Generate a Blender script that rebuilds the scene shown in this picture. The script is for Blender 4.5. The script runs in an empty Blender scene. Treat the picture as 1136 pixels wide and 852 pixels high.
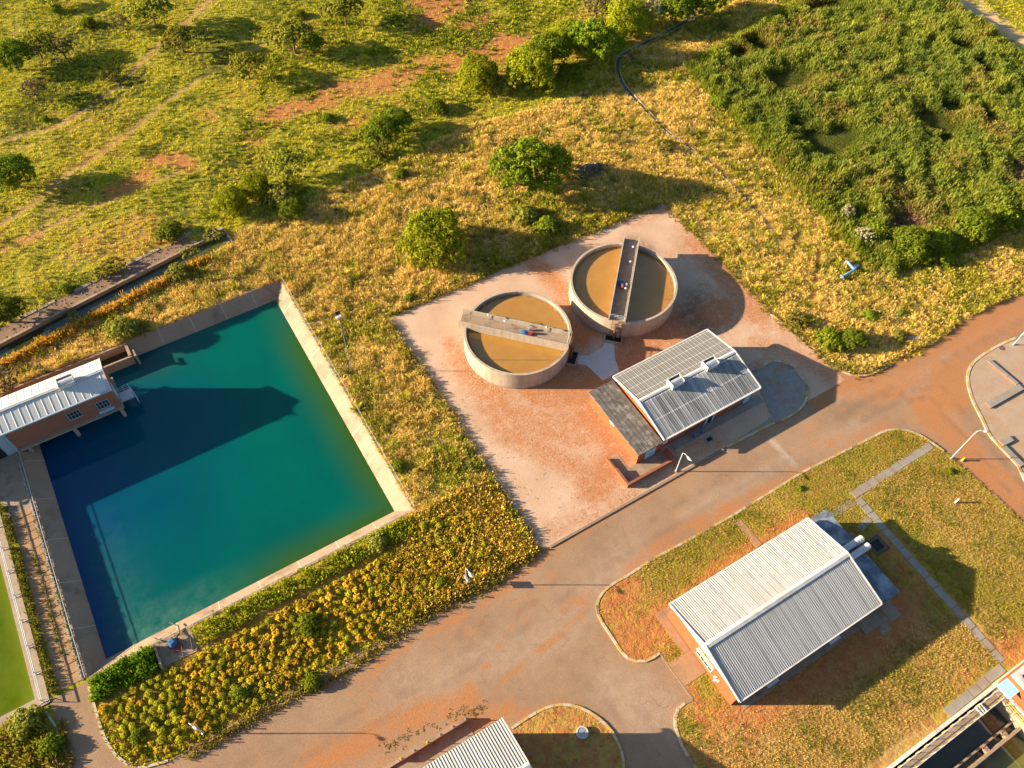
import bpy, bmesh, math, random
import numpy as np
from mathutils import Vector, Matrix
from mathutils.geometry import delaunay_2d_cdt

random.seed(7)
rng = np.random.default_rng(11)
scene = bpy.context.scene
COL = scene.collection
PI = math.pi

# ------------------------------------------------------------------ camera
CF, CP, CR, CY, CH = 894.5, .96673, -.030076, .563895, 90.0
_F = np.array([0, math.cos(CP), -math.sin(CP)])
_R = np.array([1., 0, 0])
_D = np.array([0, -math.sin(CP), -math.cos(CP)])
_W = np.array([[math.cos(CY), math.sin(CY), 0], [-math.sin(CY), math.cos(CY), 0], [0, 0, 1]])
CAM = np.array([_W @ (math.cos(CR)*_R + math.sin(CR)*_D), _W @ (-math.sin(CR)*_R + math.cos(CR)*_D), _W @ _F])

def P(px, py, z=0.0):
    """site plan position (metres) of a surveyed photo point lying at height z"""
    d = CAM.T @ np.array([(px-568)/CF, (py-426)/CF, 1.0])
    t = (CH-z)/-d[2]
    return float(d[0]*t), float(d[1]*t)

def PL(pts, z=0.0):
    return np.array([P(a, b, z) for a, b in pts])

cam = bpy.data.cameras.new('camera')
cam.sensor_width = 36; cam.lens = CF/1136*36; cam.clip_start = 1; cam.clip_end = 3000
co = bpy.data.objects.new('camera', cam); COL.objects.link(co)
m = Matrix.Identity(4)
for i in range(3):
    m[i][0] = CAM[0][i]; m[i][1] = -CAM[1][i]; m[i][2] = -CAM[2][i]
m[2][3] = CH
co.matrix_world = m
scene.camera = co

# ------------------------------------------------------------------ light
SUN_AZ = math.radians(-30.5); SUN_EL = math.radians(17)
sd = Vector((math.cos(SUN_AZ)*math.cos(SUN_EL), math.sin(SUN_AZ)*math.cos(SUN_EL), -math.sin(SUN_EL)))
sun = bpy.data.lights.new('sun', 'SUN'); sun.energy = 5.0; sun.angle = math.radians(.5); sun.color = (1, .83, .60)
so = bpy.data.objects.new('sun', sun); COL.objects.link(so)
so.rotation_euler = sd.to_track_quat('-Z', 'Y').to_euler(); so.location = (0, 0, 60)
w = bpy.data.worlds.new('World'); scene.world = w; w.use_nodes = True
nt = w.node_tree
sky = nt.nodes.new('ShaderNodeTexSky'); sky.sky_type = 'NISHITA'; sky.sun_disc = False
sky.sun_elevation = SUN_EL; sky.sun_rotation = math.atan2(-sd.x, -sd.y)
sky.ozone_density = 2.6; sky.dust_density = 1.0
bg = nt.nodes['Background']; bg.inputs[1].default_value = .062
nt.links.new(sky.outputs[0], bg.inputs[0])
vs = scene.view_settings
vs.view_transform = 'Standard'; vs.look = 'None'; vs.exposure = 1.85; vs.gamma = 1; vs.use_curve_mapping = False

# ------------------------------------------------------------------ materials
class NT:
    def __init__(s, name):
        s.m = bpy.data.materials.new(name); s.m.use_nodes = True
        s.t = s.m.node_tree; s.b = s.t.nodes['Principled BSDF']; s.pos = None
    def n(s, typ, **kw):
        nd = s.t.nodes.new(typ)
        for k, v in kw.items(): setattr(nd, k, v)
        return nd
    def l(s, a, b): s.t.links.new(a, b)
    def world(s):
        if s.pos is None: s.pos = s.n('ShaderNodeNewGeometry').outputs['Position']
        return s.pos
    def noise(s, scale, detail=4, rough=.6, vec=None, dist=0):
        nd = s.n('ShaderNodeTexNoise'); nd.inputs['Scale'].default_value = scale
        nd.inputs['Detail'].default_value = detail; nd.inputs['Roughness'].default_value = rough
        nd.inputs['Distortion'].default_value = dist
        s.l(vec or s.world(), nd.inputs['Vector']); return nd.outputs[0]
    def ramp(s, v, a, b, lo=0., hi=1.):
        nd = s.n('ShaderNodeMapRange'); nd.inputs[1].default_value = a; nd.inputs[2].default_value = b
        nd.inputs[3].default_value = lo; nd.inputs[4].default_value = hi; nd.clamp = True
        s.l(v, nd.inputs[0]); return nd.outputs[0]
    def math(s, op, a, b=None):
        nd = s.n('ShaderNodeMath', operation=op)
        for i, x in enumerate((a, b)):
            if x is None: continue
            if isinstance(x, (int, float)): nd.inputs[i].default_value = x
            else: s.l(x, nd.inputs[i])
        return nd.outputs[0]
    def mix(s, f, a, b, mode='MIX'):
        nd = s.n('ShaderNodeMix', data_type='RGBA', blend_type=mode)
        if isinstance(f, (int, float)): nd.inputs[0].default_value = f
        else: s.l(f, nd.inputs[0])
        for i, x in ((6, a), (7, b)):
            if isinstance(x, (tuple, list)): nd.inputs[i].default_value = (*x, 1)
            else: s.l(x, nd.inputs[i])
        return nd.outputs[2]
    def attr(s, name, chan=None):
        nd = s.n('ShaderNodeAttribute', attribute_name=name)
        if chan is None: return nd.outputs['Color']
        sp = s.n('ShaderNodeSeparateColor'); s.l(nd.outputs['Color'], sp.inputs[0]); return sp.outputs[chan]
    def bump(s, h, strength=.5, dist=.1):
        nd = s.n('ShaderNodeBump'); nd.inputs['Strength'].default_value = strength; nd.inputs['Distance'].default_value = dist
        s.l(h, nd.inputs['Height']); s.l(nd.outputs[0], s.b.inputs['Normal'])
    def done(s, color=None, rough=.8, metal=0., spec=.3):
        if color is not None:
            if isinstance(color, (tuple, list)): s.b.inputs['Base Color'].default_value = (*color, 1)
            else: s.l(color, s.b.inputs['Base Color'])
        s.b.inputs['Roughness'].default_value = rough; s.b.inputs['Metallic'].default_value = metal
        s.b.inputs['Specular IOR Level'].default_value = spec
        return s.m

def speckle(name, c1, c2, scale=1.5, rough=.8, metal=0., bump=0., spec=.3, c3=None, s3=.25, fine=True):
    t = NT(name)
    col = t.mix(t.ramp(t.noise(scale, 6, .65), .3, .7), c1, c2)
    if c3: col = t.mix(t.ramp(t.noise(s3, 5, .7), .5, .68), col, c3)
    if fine: col = t.mix(t.ramp(t.noise(9, 3), .3, .7, 0, .25), col, tuple(x*.6 for x in c1))
    if bump: t.bump(t.noise(scale*4, 5), bump, .05)
    return t.done(col, rough, metal, spec)

def streaked(name, base, dark, axis, rough=.5, metal=0., period=.8, amt=.35, spec=.4, band=0., lap=0.):
    """roof sheeting: weather streaks running down the slope, sheet to sheet tone differences"""
    t = NT(name)
    sp = t.n('ShaderNodeSeparateXYZ'); t.l(t.world(), sp.inputs[0])
    u, v = (sp.outputs[0], sp.outputs[1]) if axis == 'y' else (sp.outputs[1], sp.outputs[0])
    cb = t.n('ShaderNodeCombineXYZ'); t.l(t.math('MULTIPLY', u, 1/period), cb.inputs[0]); t.l(t.math('MULTIPLY', v, .12), cb.inputs[1])
    st = t.noise(1.0, 5, .7, cb.outputs[0])
    fl = t.n('ShaderNodeCombineXYZ'); t.l(t.math('FLOOR', t.math('MULTIPLY', u, 1/period)), fl.inputs[0])
    wn = t.n('ShaderNodeTexWhiteNoise', noise_dimensions='3D'); t.l(fl.outputs[0], wn.inputs['Vector'])
    f = t.math('ADD', t.ramp(st, .35, .7, 0, amt), t.ramp(wn.outputs[0], 0, 1, 0, amt*.5))
    col = t.mix(f, base, dark)
    col = t.mix(t.ramp(t.noise(.7, 6, .7), .55, .8, 0, .35), col, tuple(x*.75 for x in dark))
    if lap:
        fu = t.math('FRACT', t.math('MULTIPLY', u, 1/period))
        col = t.mix(t.math('MULTIPLY', t.ramp(fu, .86, .9, 0, lap), t.ramp(t.noise(.5, 3), .35, .6, .3, 1)), col, tuple(x*.35 for x in dark))
    if band:
        # fixing rows across the sheets
        fr = t.math('FRACT', t.math('MULTIPLY', v, 1/band))
        col = t.mix(t.ramp(fr, .93, .96, 0, .35), col, (.75, .75, .74))
    return t.done(col, rough, metal, spec)

def brick(name, c1, c2, mortar, axis_note=''):
    t = NT(name)
    sp = t.n('ShaderNodeSeparateXYZ'); t.l(t.world(), sp.inputs[0])
    cb = t.n('ShaderNodeCombineXYZ'); t.l(t.math('ADD', sp.outputs[0], sp.outputs[1]), cb.inputs[0]); t.l(sp.outputs[2], cb.inputs[1])
    b = t.n('ShaderNodeTexBrick'); t.l(cb.outputs[0], b.inputs['Vector'])
    b.inputs['Color1'].default_value = (*c1, 1); b.inputs['Color2'].default_value = (*c2, 1); b.inputs['Mortar'].default_value = (*mortar, 1)
    b.inputs['Scale'].default_value = 1; b.inputs['Brick Width'].default_value = .23; b.inputs['Row Height'].default_value = .085
    b.inputs['Mortar Size'].default_value = .012
    cb2 = t.n('ShaderNodeCombineXYZ'); t.l(t.math('MULTIPLY', t.math('ADD', sp.outputs[0], sp.outputs[1]), .5), cb2.inputs[0]); t.l(t.math('MULTIPLY', sp.outputs[2], 3.0), cb2.inputs[1])
    col = t.mix(t.ramp(t.noise(1.0, 6, .7, cb2.outputs[0]), .4, .75, 0, .45), b.outputs[0], tuple(x*.55 for x in c1))
    return t.done(col, .9, 0, .2)

M = {}
M['brick'] = brick('orange_brick', (.30, .080, .024), (.24, .060, .019), (.26, .12, .055))
M['brick_dark'] = brick('brown_brick', (.30, .11, .065), (.24, .085, .05), (.26, .15, .10))
M['concrete'] = speckle('tan_concrete', (.37, .285, .20), (.29, .22, .155), .6, .85, c3=(.22, .16, .115), s3=.5, bump=.15)
M['bank'] = speckle('stained_bank_concrete', (.345, .235, .155), (.28, .186, .12), .35, .85, c3=(.17, .115, .075), s3=.3, bump=.1)
M['joint'] = speckle('pale_joint_mortar', (.50, .41, .32), (.42, .34, .27), 3, .9)
M['tank'] = speckle('tank_concrete', (.43, .34, .25), (.35, .27, .195), .9, .85, c3=(.26, .19, .13), s3=.45, bump=.12)
def drip_concrete(name, base, dark, pale):
    t = NT(name); sp = t.n('ShaderNodeSeparateXYZ'); t.l(t.world(), sp.inputs[0])
    cb = t.n('ShaderNodeCombineXYZ'); t.l(t.math('MULTIPLY', sp.outputs[0], 1.6), cb.inputs[0]); t.l(t.math('MULTIPLY', sp.outputs[1], 1.6), cb.inputs[1]); t.l(t.math('MULTIPLY', sp.outputs[2], .12), cb.inputs[2])
    c = t.mix(t.ramp(t.noise(.7, 6, .7), .35, .65), base, tuple(x*.8 for x in base))
    c = t.mix(t.ramp(t.noise(1.0, 5, .7, cb.outputs[0]), .48, .72, 0, .75), c, dark)
    c = t.mix(t.ramp(t.noise(2.2, 4, .6, cb.outputs[0]), .58, .72, 0, .5), c, pale)
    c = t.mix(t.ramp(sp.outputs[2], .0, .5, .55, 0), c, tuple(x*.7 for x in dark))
    t.bump(t.noise(3, 5), .15, .04)
    return t.done(c, .85, 0, .2)
M['tank'] = drip_concrete('streaked_tank_concrete', (.43, .34, .25), (.23, .17, .115), (.52, .44, .35))
M['deck'] = speckle('deck_concrete', (.33, .24, .165), (.25, .18, .12), 1.2, .85, c3=(.18, .125, .085), s3=.8)
M['paving'] = speckle('grey_paving', (.30, .265, .22), (.225, .195, .16), 1.2, .85, c3=(.27, .165, .09), s3=.35, bump=.1)
M['yard'] = speckle('dusty_yard_concrete', (.40, .29, .20), (.32, .225, .15), .7, .9, c3=(.36, .20, .10), s3=.3, bump=.15)
M['sand'] = speckle('pale_sand', (.62, .44, .22), (.50, .33, .15), .9, .95, c3=(.42, .27, .10), s3=.5, bump=.3)
M['path_tile'] = speckle('red_dusted_tiles', (.40, .225, .118), (.32, .175, .09), .9, .9, c3=(.24, .145, .085), s3=.4)
M['grey_path'] = speckle('blue_grey_screed', (.52, .52, .49), (.44, .44, .42), .7, .85, c3=(.46, .38, .30), s3=.5)
M['white'] = speckle('white_paint', (.62, .59, .54), (.53, .50, .46), 2, .5, c3=(.42, .37, .31), s3=.6, fine=False)
M['kerb_white'] = speckle('worn_white_kerb_paint', (.55, .45, .32), (.38, .28, .18), 2.5, .9)
M['kerb_yellow'] = speckle('worn_yellow_kerb_paint', (.50, .34, .09), (.38, .26, .11), 2.5, .9)
M['kerb_grey'] = speckle('bare_kerb_concrete', (.27, .20, .14), (.20, .145, .10), 2.5, .9)
M['roof_white'] = streaked('white_ribbed_sheeting', (.44, .425, .40), (.30, .285, .26), 'y', .5, 0, .9, .6, lap=.6)
M['roof_pump'] = streaked('pale_green_white_sheeting', (.52, .51, .47), (.40, .39, .36), 'y', .45, 0, .9, .35)
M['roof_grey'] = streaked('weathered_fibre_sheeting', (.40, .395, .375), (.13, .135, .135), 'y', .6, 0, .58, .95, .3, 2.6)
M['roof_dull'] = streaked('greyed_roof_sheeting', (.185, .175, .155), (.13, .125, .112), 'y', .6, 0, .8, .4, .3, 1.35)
M['bitumen'] = speckle('weathered_bitumen_felt', (.15, .13, .11), (.06, .052, .047), 1.6, .8, c3=(.27, .24, .21), s3=.9)
M['bitumen_blue'] = speckle('aluminium_painted_felt', (.15, .17, .20), (.07, .085, .11), .9, .5, c3=(.30, .33, .37), s3=.55)
M['metal'] = speckle('galvanised_metal', (.55, .55, .54), (.42, .42, .42), 2, .4, .6, spec=.5)
M['pale_metal'] = speckle('silver_painted_steel', (.56, .56, .55), (.46, .46, .45), 2, .4, .1, spec=.5)
M['blue'] = speckle('blue_paint', (.04, .13, .30), (.03, .09, .22), 2, .4, 0, spec=.5)
M['worn_blue'] = speckle('sun_bleached_blue_paint', (.16, .27, .42), (.09, .18, .34), 1.5, .6, c3=(.50, .52, .53), s3=1.6)
M['light_blue'] = speckle('light_blue_paint', (.24, .52, .66), (.20, .44, .58), 2, .45)
M['grey_blue'] = speckle('grey_blue_steel', (.30, .38, .42), (.25, .32, .36), 1.2, .5)
M['rust'] = speckle('rusty_pipe', (.22, .08, .04), (.14, .05, .03), 3, .8)
M['red'] = speckle('red_paint', (.34, .08, .055), (.26, .06, .04), 3, .5)
M['yellow'] = speckle('yellow_paint', (.75, .50, .04), (.62, .40, .04), 3, .5)
M['dark'] = speckle('black_opening', (.015, .015, .018), (.01, .01, .012), 2, .6, fine=False)
M['glass'] = NT('dark_window_glass').done((.02, .03, .045), .08, 0, .6)
M['stone'] = speckle('grey_stone', (.34, .30, .26), (.22, .19, .17), 2.5, .9, bump=.3)
M['rubble'] = speckle('brown_rubble', (.15, .105, .075), (.085, .06, .045), 2, .95, bump=.4)
M['gravel'] = speckle('dark_gravel', (.27, .17, .105), (.14, .09, .058), 2.2, .95, bump=.6)
M['bark'] = speckle('brown_bark', (.16, .11, .075), (.10, .07, .05), 4, .95)

def foliage(name, trans=.35, tint=(1, 1, 1)):
    t = NT(name)
    a = t.attr('Col')
    d = t.n('ShaderNodeBsdfDiffuse'); tr = t.n('ShaderNodeBsdfTranslucent'); mx = t.n('ShaderNodeMixShader')
    oi = t.n('ShaderNodeObjectInfo')
    hv = t.n('ShaderNodeHueSaturation'); t.l(a, hv.inputs['Color'])
    t.l(t.ramp(oi.outputs['Random'], 0, 1, .8, 1.2), hv.inputs['Value'])
    t.l(t.ramp(oi.outputs['Random'], 0, 1, .49, .51), hv.inputs['Hue'])
    c = hv.outputs[0]
    t.l(c, d.inputs[0]); t.l(c, tr.inputs[0]); mx.inputs[0].default_value = trans
    t.l(d.outputs[0], mx.inputs[1]); t.l(tr.outputs[0], mx.inputs[2])
    t.l(mx.outputs[0], t.t.nodes['Material Output'].inputs[0])
    t.t.nodes.remove(t.b)
    return t.m
M['leaf'] = foliage('foliage', .35)
M['grass'] = foliage('grass_blades', .3)

# ------------------------------------------------------------------ object helpers
def tag(o, label=None, cat=None, group=None, kind=None):
    if label: o['label'] = label
    if cat: o['category'] = cat
    if group: o['group'] = group
    if kind: o['kind'] = kind
    return o

def thing(name, label, cat, loc=(0, 0, 0), rz=0, group=None):
    o = bpy.data.objects.new(name, None); COL.objects.link(o); o.empty_display_size = .5
    o.location = loc; o.rotation_euler = (0, 0, rz)
    return tag(o, label, cat, group)

def copy_tree(o, parent=None):
    c = o.copy(); COL.objects.link(c)
    if parent: c.parent = parent
    for ch in list(o.children): copy_tree(ch, c)
    return c

class MB:
    """collects primitives; build() links them as ONE mesh object"""
    def __init__(s): s.v = []; s.f = []; s.mi = []; s.cur = 0; s.T = None
    def add(s, vs, fs, mi=None):
        b = len(s.v)
        for p in vs:
            p = Vector(p)
            s.v.append(s.T @ p if s.T else p)
        for f in fs: s.f.append([b+i for i in f]); s.mi.append(s.cur if mi is None else mi)
    def box(s, x0, y0, z0, x1, y1, z1, mi=None):
        s.add([(x0, y0, z0), (x1, y0, z0), (x1, y1, z0), (x0, y1, z0), (x0, y0, z1), (x1, y0, z1), (x1, y1, z1), (x0, y1, z1)],
              [(0, 3, 2, 1), (4, 5, 6, 7), (0, 1, 5, 4), (1, 2, 6, 5), (2, 3, 7, 6), (3, 0, 4, 7)], mi)
    def quad(s, *p, mi=None): s.add(p, [tuple(range(len(p)))], mi)
    def bar(s, a, b, wd, ht, mi=None):
        """box beam from a to b (centre line of its base)"""
        a = Vector(a); b = Vector(b); d = (b-a); n = Vector((-d.y, d.x, 0)).normalized()*(wd/2); up = Vector((0, 0, ht))
        q = [a-n, b-n, b+n, a+n]
        s.add(q+[p+up for p in q], [(0, 3, 2, 1), (4, 5, 6, 7), (0, 1, 5, 4), (1, 2, 6, 5), (2, 3, 7, 6), (3, 0, 4, 7)], mi)
    def tube(s, pts, r, n=8, r2=None, mi=None):
        pts = [Vector(p) for p in pts]; k = len(pts); vs = []; fs = []
        r2 = r if r2 is None else r2
        for i, p in enumerate(pts):
            d = (pts[min(i+1, k-1)]-pts[max(i-1, 0)]).normalized()
            a = d.cross(Vector((0, 0, 1)) if abs(d.z) < .9 else Vector((1, 0, 0))).normalized(); b = d.cross(a)
            rr = r+(r2-r)*i/max(1, k-1)
            for j in range(n):
                t = 2*PI*j/n; vs.append(p+a*math.cos(t)*rr+b*math.sin(t)*rr)
        for i in range(k-1):
            for j in range(n):
                fs.append((i*n+j, i*n+(j+1) % n, (i+1)*n+(j+1) % n, (i+1)*n+j))
        fs.append(tuple(reversed(range(n)))); fs.append(tuple(range((k-1)*n, k*n)))
        s.add(vs, fs, mi)
    def lathe(s, prof, c=(0, 0, 0), n=64, mi=None, closed=True):
        vs = []; fs = []; k = len(prof)
        for i in range(n):
            t = 2*PI*i/n
            for r, z in prof: vs.append((c[0]+r*math.cos(t), c[1]+r*math.sin(t), c[2]+z))
        for i in range(n):
            for j in range(k if closed else k-1):
                j2 = (j+1) % k; i2 = (i+1) % n
                fs.append((i*k+j, i2*k+j, i2*k+j2, i*k+j2))
        s.add(vs, fs, mi)
    def prism(s, poly, z0, z1, mi=None):
        n = len(poly)
        s.add([(x, y, z0) for x, y in poly]+[(x, y, z1) for x, y in poly],
              [tuple(reversed(range(n))), tuple(range(n, 2*n))]+[(i, (i+1) % n, n+(i+1) % n, n+i) for i in range(n)], mi)
    def build(s, name, mats, parent=None, off=(0, 0, 0), bevel=0, smooth=False):
        if not isinstance(mats, (list, tuple)): mats = [mats]
        me = bpy.data.meshes.new(name); o_ = Vector(off)
        me.from_pydata([p-o_ for p in s.v], [], s.f)
        for mt in mats: me.materials.append(mt)
        me.polygons.foreach_set('material_index', s.mi)
        bm = bmesh.new(); bm.from_mesh(me); bmesh.ops.recalc_face_normals(bm, faces=bm.faces)
        if bevel:
            es = [e for e in bm.edges if len(e.link_faces) == 2 and e.calc_face_angle(0) > .8]
            bmesh.ops.bevel(bm, geom=es, offset=bevel, segments=1, affect='EDGES', clamp_overlap=True)
        bm.to_mesh(me); bm.free()
        if smooth: me.polygons.foreach_set('use_smooth', [True]*len(me.polygons))
        o = bpy.data.objects.new(name, me); COL.objects.link(o)
        if parent: o.parent = parent
        else: o.location = off
        return o

def np_mesh(name, V, F, mat, col=None, parent=None, label=None):
    """fast mesh from numpy; F is (n,3) or (n,4)"""
    me = bpy.data.meshes.new(name); n, k = F.shape
    me.vertices.add(len(V)); me.vertices.foreach_set('co', np.asarray(V, np.float32).ravel())
    me.loops.add(n*k); me.loops.foreach_set('vertex_index', F.astype(np.int32).ravel())
    me.polygons.add(n); me.polygons.foreach_set('loop_start', np.arange(0, n*k, k, dtype=np.int32))
    me.update(calc_edges=True)
    if col is not None:
        a = me.attributes.new('Col', 'FLOAT_COLOR', 'POINT')
        c = np.ones((len(V), 4), np.float32); c[:, :3] = col; a.data.foreach_set('color', c.ravel())
    me.materials.append(mat)
    o = bpy.data.objects.new(name, me); COL.objects.link(o)
    if parent: o.parent = parent
    return o

# ------------------------------------------------------------------ 2-D tools
def inpoly(X, Y, poly):
    r = np.zeros(X.shape, bool); n = len(poly); j = n-1
    for i in range(n):
        xi, yi = poly[i]; xj, yj = poly[j]
        c = ((yi > Y) != (yj > Y)) & (X < (xj-xi)*(Y-yi)/((yj-yi) if yj != yi else 1e-9)+xi)
        r ^= c; j = i
    return r

def dpoly(X, Y, pts, closed=False):
    """distance to polyline"""
    d = np.full(X.shape, 1e9); n = len(pts)
    for i in range(n if closed else n-1):
        a = np.array(pts[i]); b = np.array(pts[(i+1) % n]); v = b-a; L = max(v@v, 1e-9)
        t = np.clip(((X-a[0])*v[0]+(Y-a[1])*v[1])/L, 0, 1)
        d = np.minimum(d, np.hypot(X-a[0]-t*v[0], Y-a[1]-t*v[1]))
    return d

def inside(X, Y, poly, soft=.0):
    """signed soft mask: 1 well inside, 0 outside"""
    i = inpoly(X, Y, poly)
    if soft <= 0: return i.astype(float)
    d = dpoly(X, Y, poly, True); d = np.where(i, d, -d)
    return np.clip(d/soft*.5+.5, 0, 1)

_tab = np.random.default_rng(3).random((256, 256))
def vnoise(X, Y):
    xi = np.floor(X).astype(int); yi = np.floor(Y).astype(int); fx = X-xi; fy = Y-yi
    fx = fx*fx*(3-2*fx); fy = fy*fy*(3-2*fy)
    g = lambda a, b: _tab[a % 256, b % 256]
    return (g(xi, yi)*(1-fx)+g(xi+1, yi)*fx)*(1-fy)+(g(xi, yi+1)*(1-fx)+g(xi+1, yi+1)*fx)*fy
def fbm(X, Y, sc, o=4):
    r = 0; a = .5; t = 0
    for k in range(o):
        r = r+a*vnoise(X*sc+17.3*k, Y*sc+5.1*k); t += a; a *= .55; sc *= 2.03
    return r/t

def curve_pts(pts, step=.5):
    """Catmull-Rom through points, resampled"""
    p = [np.array(q, float) for q in pts]; out = []
    for i in range(len(p)-1):
        a, b, c, d = p[max(i-1, 0)], p[i], p[i+1], p[min(i+2, len(p)-1)]
        n = max(1, int(np.linalg.norm(c-b)/step))
        for k in range(n):
            t = k/n
            out.append(.5*((2*b)+(-a+c)*t+(2*a-5*b+4*c-d)*t*t+(-a+3*b-3*c+d)*t**3))
    out.append(p[-1]); return [tuple(q) for q in out]

def sheet(name, outer, z, res, mat, holes=(), masks=None, kind='structure', extra=None):
    """ground sheet with exact outline, inner points every res metres and colour masks"""
    outer = [tuple(map(float, q)) for q in outer]
    loops = [outer]+[[tuple(map(float, q)) for q in h] for h in holes]
    V = []; E = []
    for lp in loops:
        lp2 = []
        for i in range(len(lp)):
            a = np.array(lp[i]); b = np.array(lp[(i+1) % len(lp)]); n = max(1, int(np.linalg.norm(b-a)/(res*3)))
            for k in range(n): lp2.append(tuple(a+(b-a)*k/n))
        s = len(V); V += lp2; E += [(s+i, s+(i+1) % len(lp2)) for i in range(len(lp2))]
    o = np.array(outer)
    if extra is None:
        gx = np.arange(o[:, 0].min(), o[:, 0].max(), res); gy = np.arange(o[:, 1].min(), o[:, 1].max(), res)
        X, Y = np.meshgrid(gx, gy); X = X.ravel()+rng.uniform(-.2, .2, X.size)*res; Y = Y.ravel()+rng.uniform(-.2, .2, Y.size)*res
    else: X, Y = extra
    k = inpoly(X, Y, outer)
    for h in holes: k &= ~inpoly(X, Y, h)
    for lp in loops: k &= dpoly(X, Y, lp, True) > res*.4
    V += list(zip(X[k].tolist(), Y[k].tolist()))
    vo, eo, fo, *_ = delaunay_2d_cdt([Vector(q) for q in V], E, [], 0, 1e-4)
    va = np.array([(q.x, q.y) for q in vo]); fa = np.array([f for f in fo if len(f) == 3])
    c = va[fa].mean(1); k = inpoly(c[:, 0], c[:, 1], outer)
    for h in holes: k &= ~inpoly(c[:, 0], c[:, 1], h)
    fa = fa[k]
    # up-facing
    p = va[fa]; cr = (p[:, 1, 0]-p[:, 0, 0])*(p[:, 2, 1]-p[:, 0, 1])-(p[:, 1, 1]-p[:, 0, 1])*(p[:, 2, 0]-p[:, 0, 0])
    fa[cr < 0] = fa[cr < 0][:, ::-1]
    col = masks(va[:, 0], va[:, 1]) if masks else None
    ob = np_mesh(name, np.c_[va, np.full(len(va), z)], fa, mat, col)
    return tag(ob, kind=kind)

# ================================================================== GROUND
def ground_material(name):
    t = NT(name)
    R, G, B = (t.attr('Col', i) for i in range(3))
    n1 = t.noise(.16, 6, .65); n2 = t.noise(.9, 5, .7); n3 = t.noise(3.5, 4, .7)
    base = t.mix(t.ramp(n1, .35, .65), (.27, .25, .016), (.36, .285, .03))
    base = t.mix(t.ramp(n2, .42, .62, 0, .75), base, (.13, .15, .012))
    base = t.mix(t.ramp(n3, .5, .7, 0, .5), base, (.36, .25, .06))
    gold = t.mix(t.ramp(n2, .35, .65), (.46, .295, .10), (.30, .195, .05))
    gold = t.mix(t.ramp(n3, .45, .7, 0, .6), gold, (.15, .11, .025))
    lush = t.mix(t.ramp(n2, .35, .65), (.075, .088, .012), (.045, .055, .010))
    red = t.mix(t.ramp(n2, .35, .7), (.43, .165, .055), (.33, .115, .036))
    red = t.mix(t.ramp(n3, .5, .75, 0, .45), red, (.46, .25, .12))
    j = t.math('MULTIPLY', t.math('SUBTRACT', t.math('ADD', n2, t.math('MULTIPLY', n3, .6)), .8), .9)
    c = t.mix(t.ramp(t.math('ADD', R, j), .35, .65), base, gold)
    c = t.mix(t.ramp(t.math('ADD', G, j), .35, .65), c, lush)
    c = t.mix(t.ramp(t.math('ADD', B, t.math('MULTIPLY', j, 2.6)), .1, 1.05), c, red)
    t.bump(t.math('ADD', t.math('MULTIPLY', n2, 1.0), t.math('MULTIPLY', n3, .5)), .9, .25)
    return t.done(c, .95, 0, .1)
M['ground'] = ground_material('veld_soil_and_grass')

def road_material():
    t = NT('dusty_asphalt')
    R, G, B = (t.attr('Col', i) for i in range(3))
    n1 = t.noise(.12, 6, .7); n2 = t.noise(.8, 6, .75, dist=.4); n3 = t.noise(5, 4, .7); n4 = t.noise(14, 2); n5 = t.noise(.28, 6, .75, dist=.8)
    c = t.mix(t.ramp(n1, .35, .65), (.33, .207, .122), (.245, .150, .088))
    c = t.mix(t.ramp(n2, .5, .72, 0, .5), c, (.34, .225, .145))
    c = t.mix(t.ramp(n3, .4, .7, 0, .4), c, (.17, .105, .066))
    c = t.mix(t.ramp(n4, .5, .75, 0, .45), c, (.40, .275, .185)); c = t.mix(t.ramp(n4, .3, .48, .4, 0), c, (.13, .085, .055))
    c = t.mix(t.math('MULTIPLY', G, t.ramp(n2, .3, .6)), c, (.42, .34, .27))
    vo = t.n('ShaderNodeTexVoronoi', feature='DISTANCE_TO_EDGE'); vo.inputs['Scale'].default_value = .22
    wv = t.n('ShaderNodeVectorMath', operation='ADD'); nz = t.n('ShaderNodeTexNoise'); nz.inputs['Scale'].default_value = .5; t.l(t.world(), nz.inputs['Vector']); t.l(t.world(), wv.inputs[0])
    sc = t.n('ShaderNodeVectorMath', operation='SCALE'); sc.inputs['Scale'].default_value = 3.0; t.l(nz.outputs['Color'], sc.inputs[0]); t.l(sc.outputs[0], wv.inputs[1]); t.l(wv.outputs[0], vo.inputs['Vector'])
    c = t.mix(t.math('MULTIPLY', t.ramp(vo.outputs[0], .0, .012, .5, 0), t.ramp(n5, .45, .6)), c, (.10, .065, .045))
    red = t.mix(t.ramp(n3, .35, .7), (.40, .175, .066), (.30, .12, .042))
    j = t.math('MULTIPLY', t.math('SUBTRACT', t.math('ADD', t.math('ADD', n2, t.math('MULTIPLY', n5, .9)), t.math('MULTIPLY', n3, .45)), 1.17), 1.9)
    c = t.mix(t.math('MULTIPLY', t.ramp(t.math('ADD', B, j), .25, .85), .85), c, red)
    c = t.mix(t.math('MULTIPLY', R, t.ramp(n2, .3, .6, .2, .8)), c, (.15, .095, .065))
    t.bump(t.math('ADD', n3, n4), .35, .05)
    return t.done(c, .9, 0, .15)
M['road'] = road_material()

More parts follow.
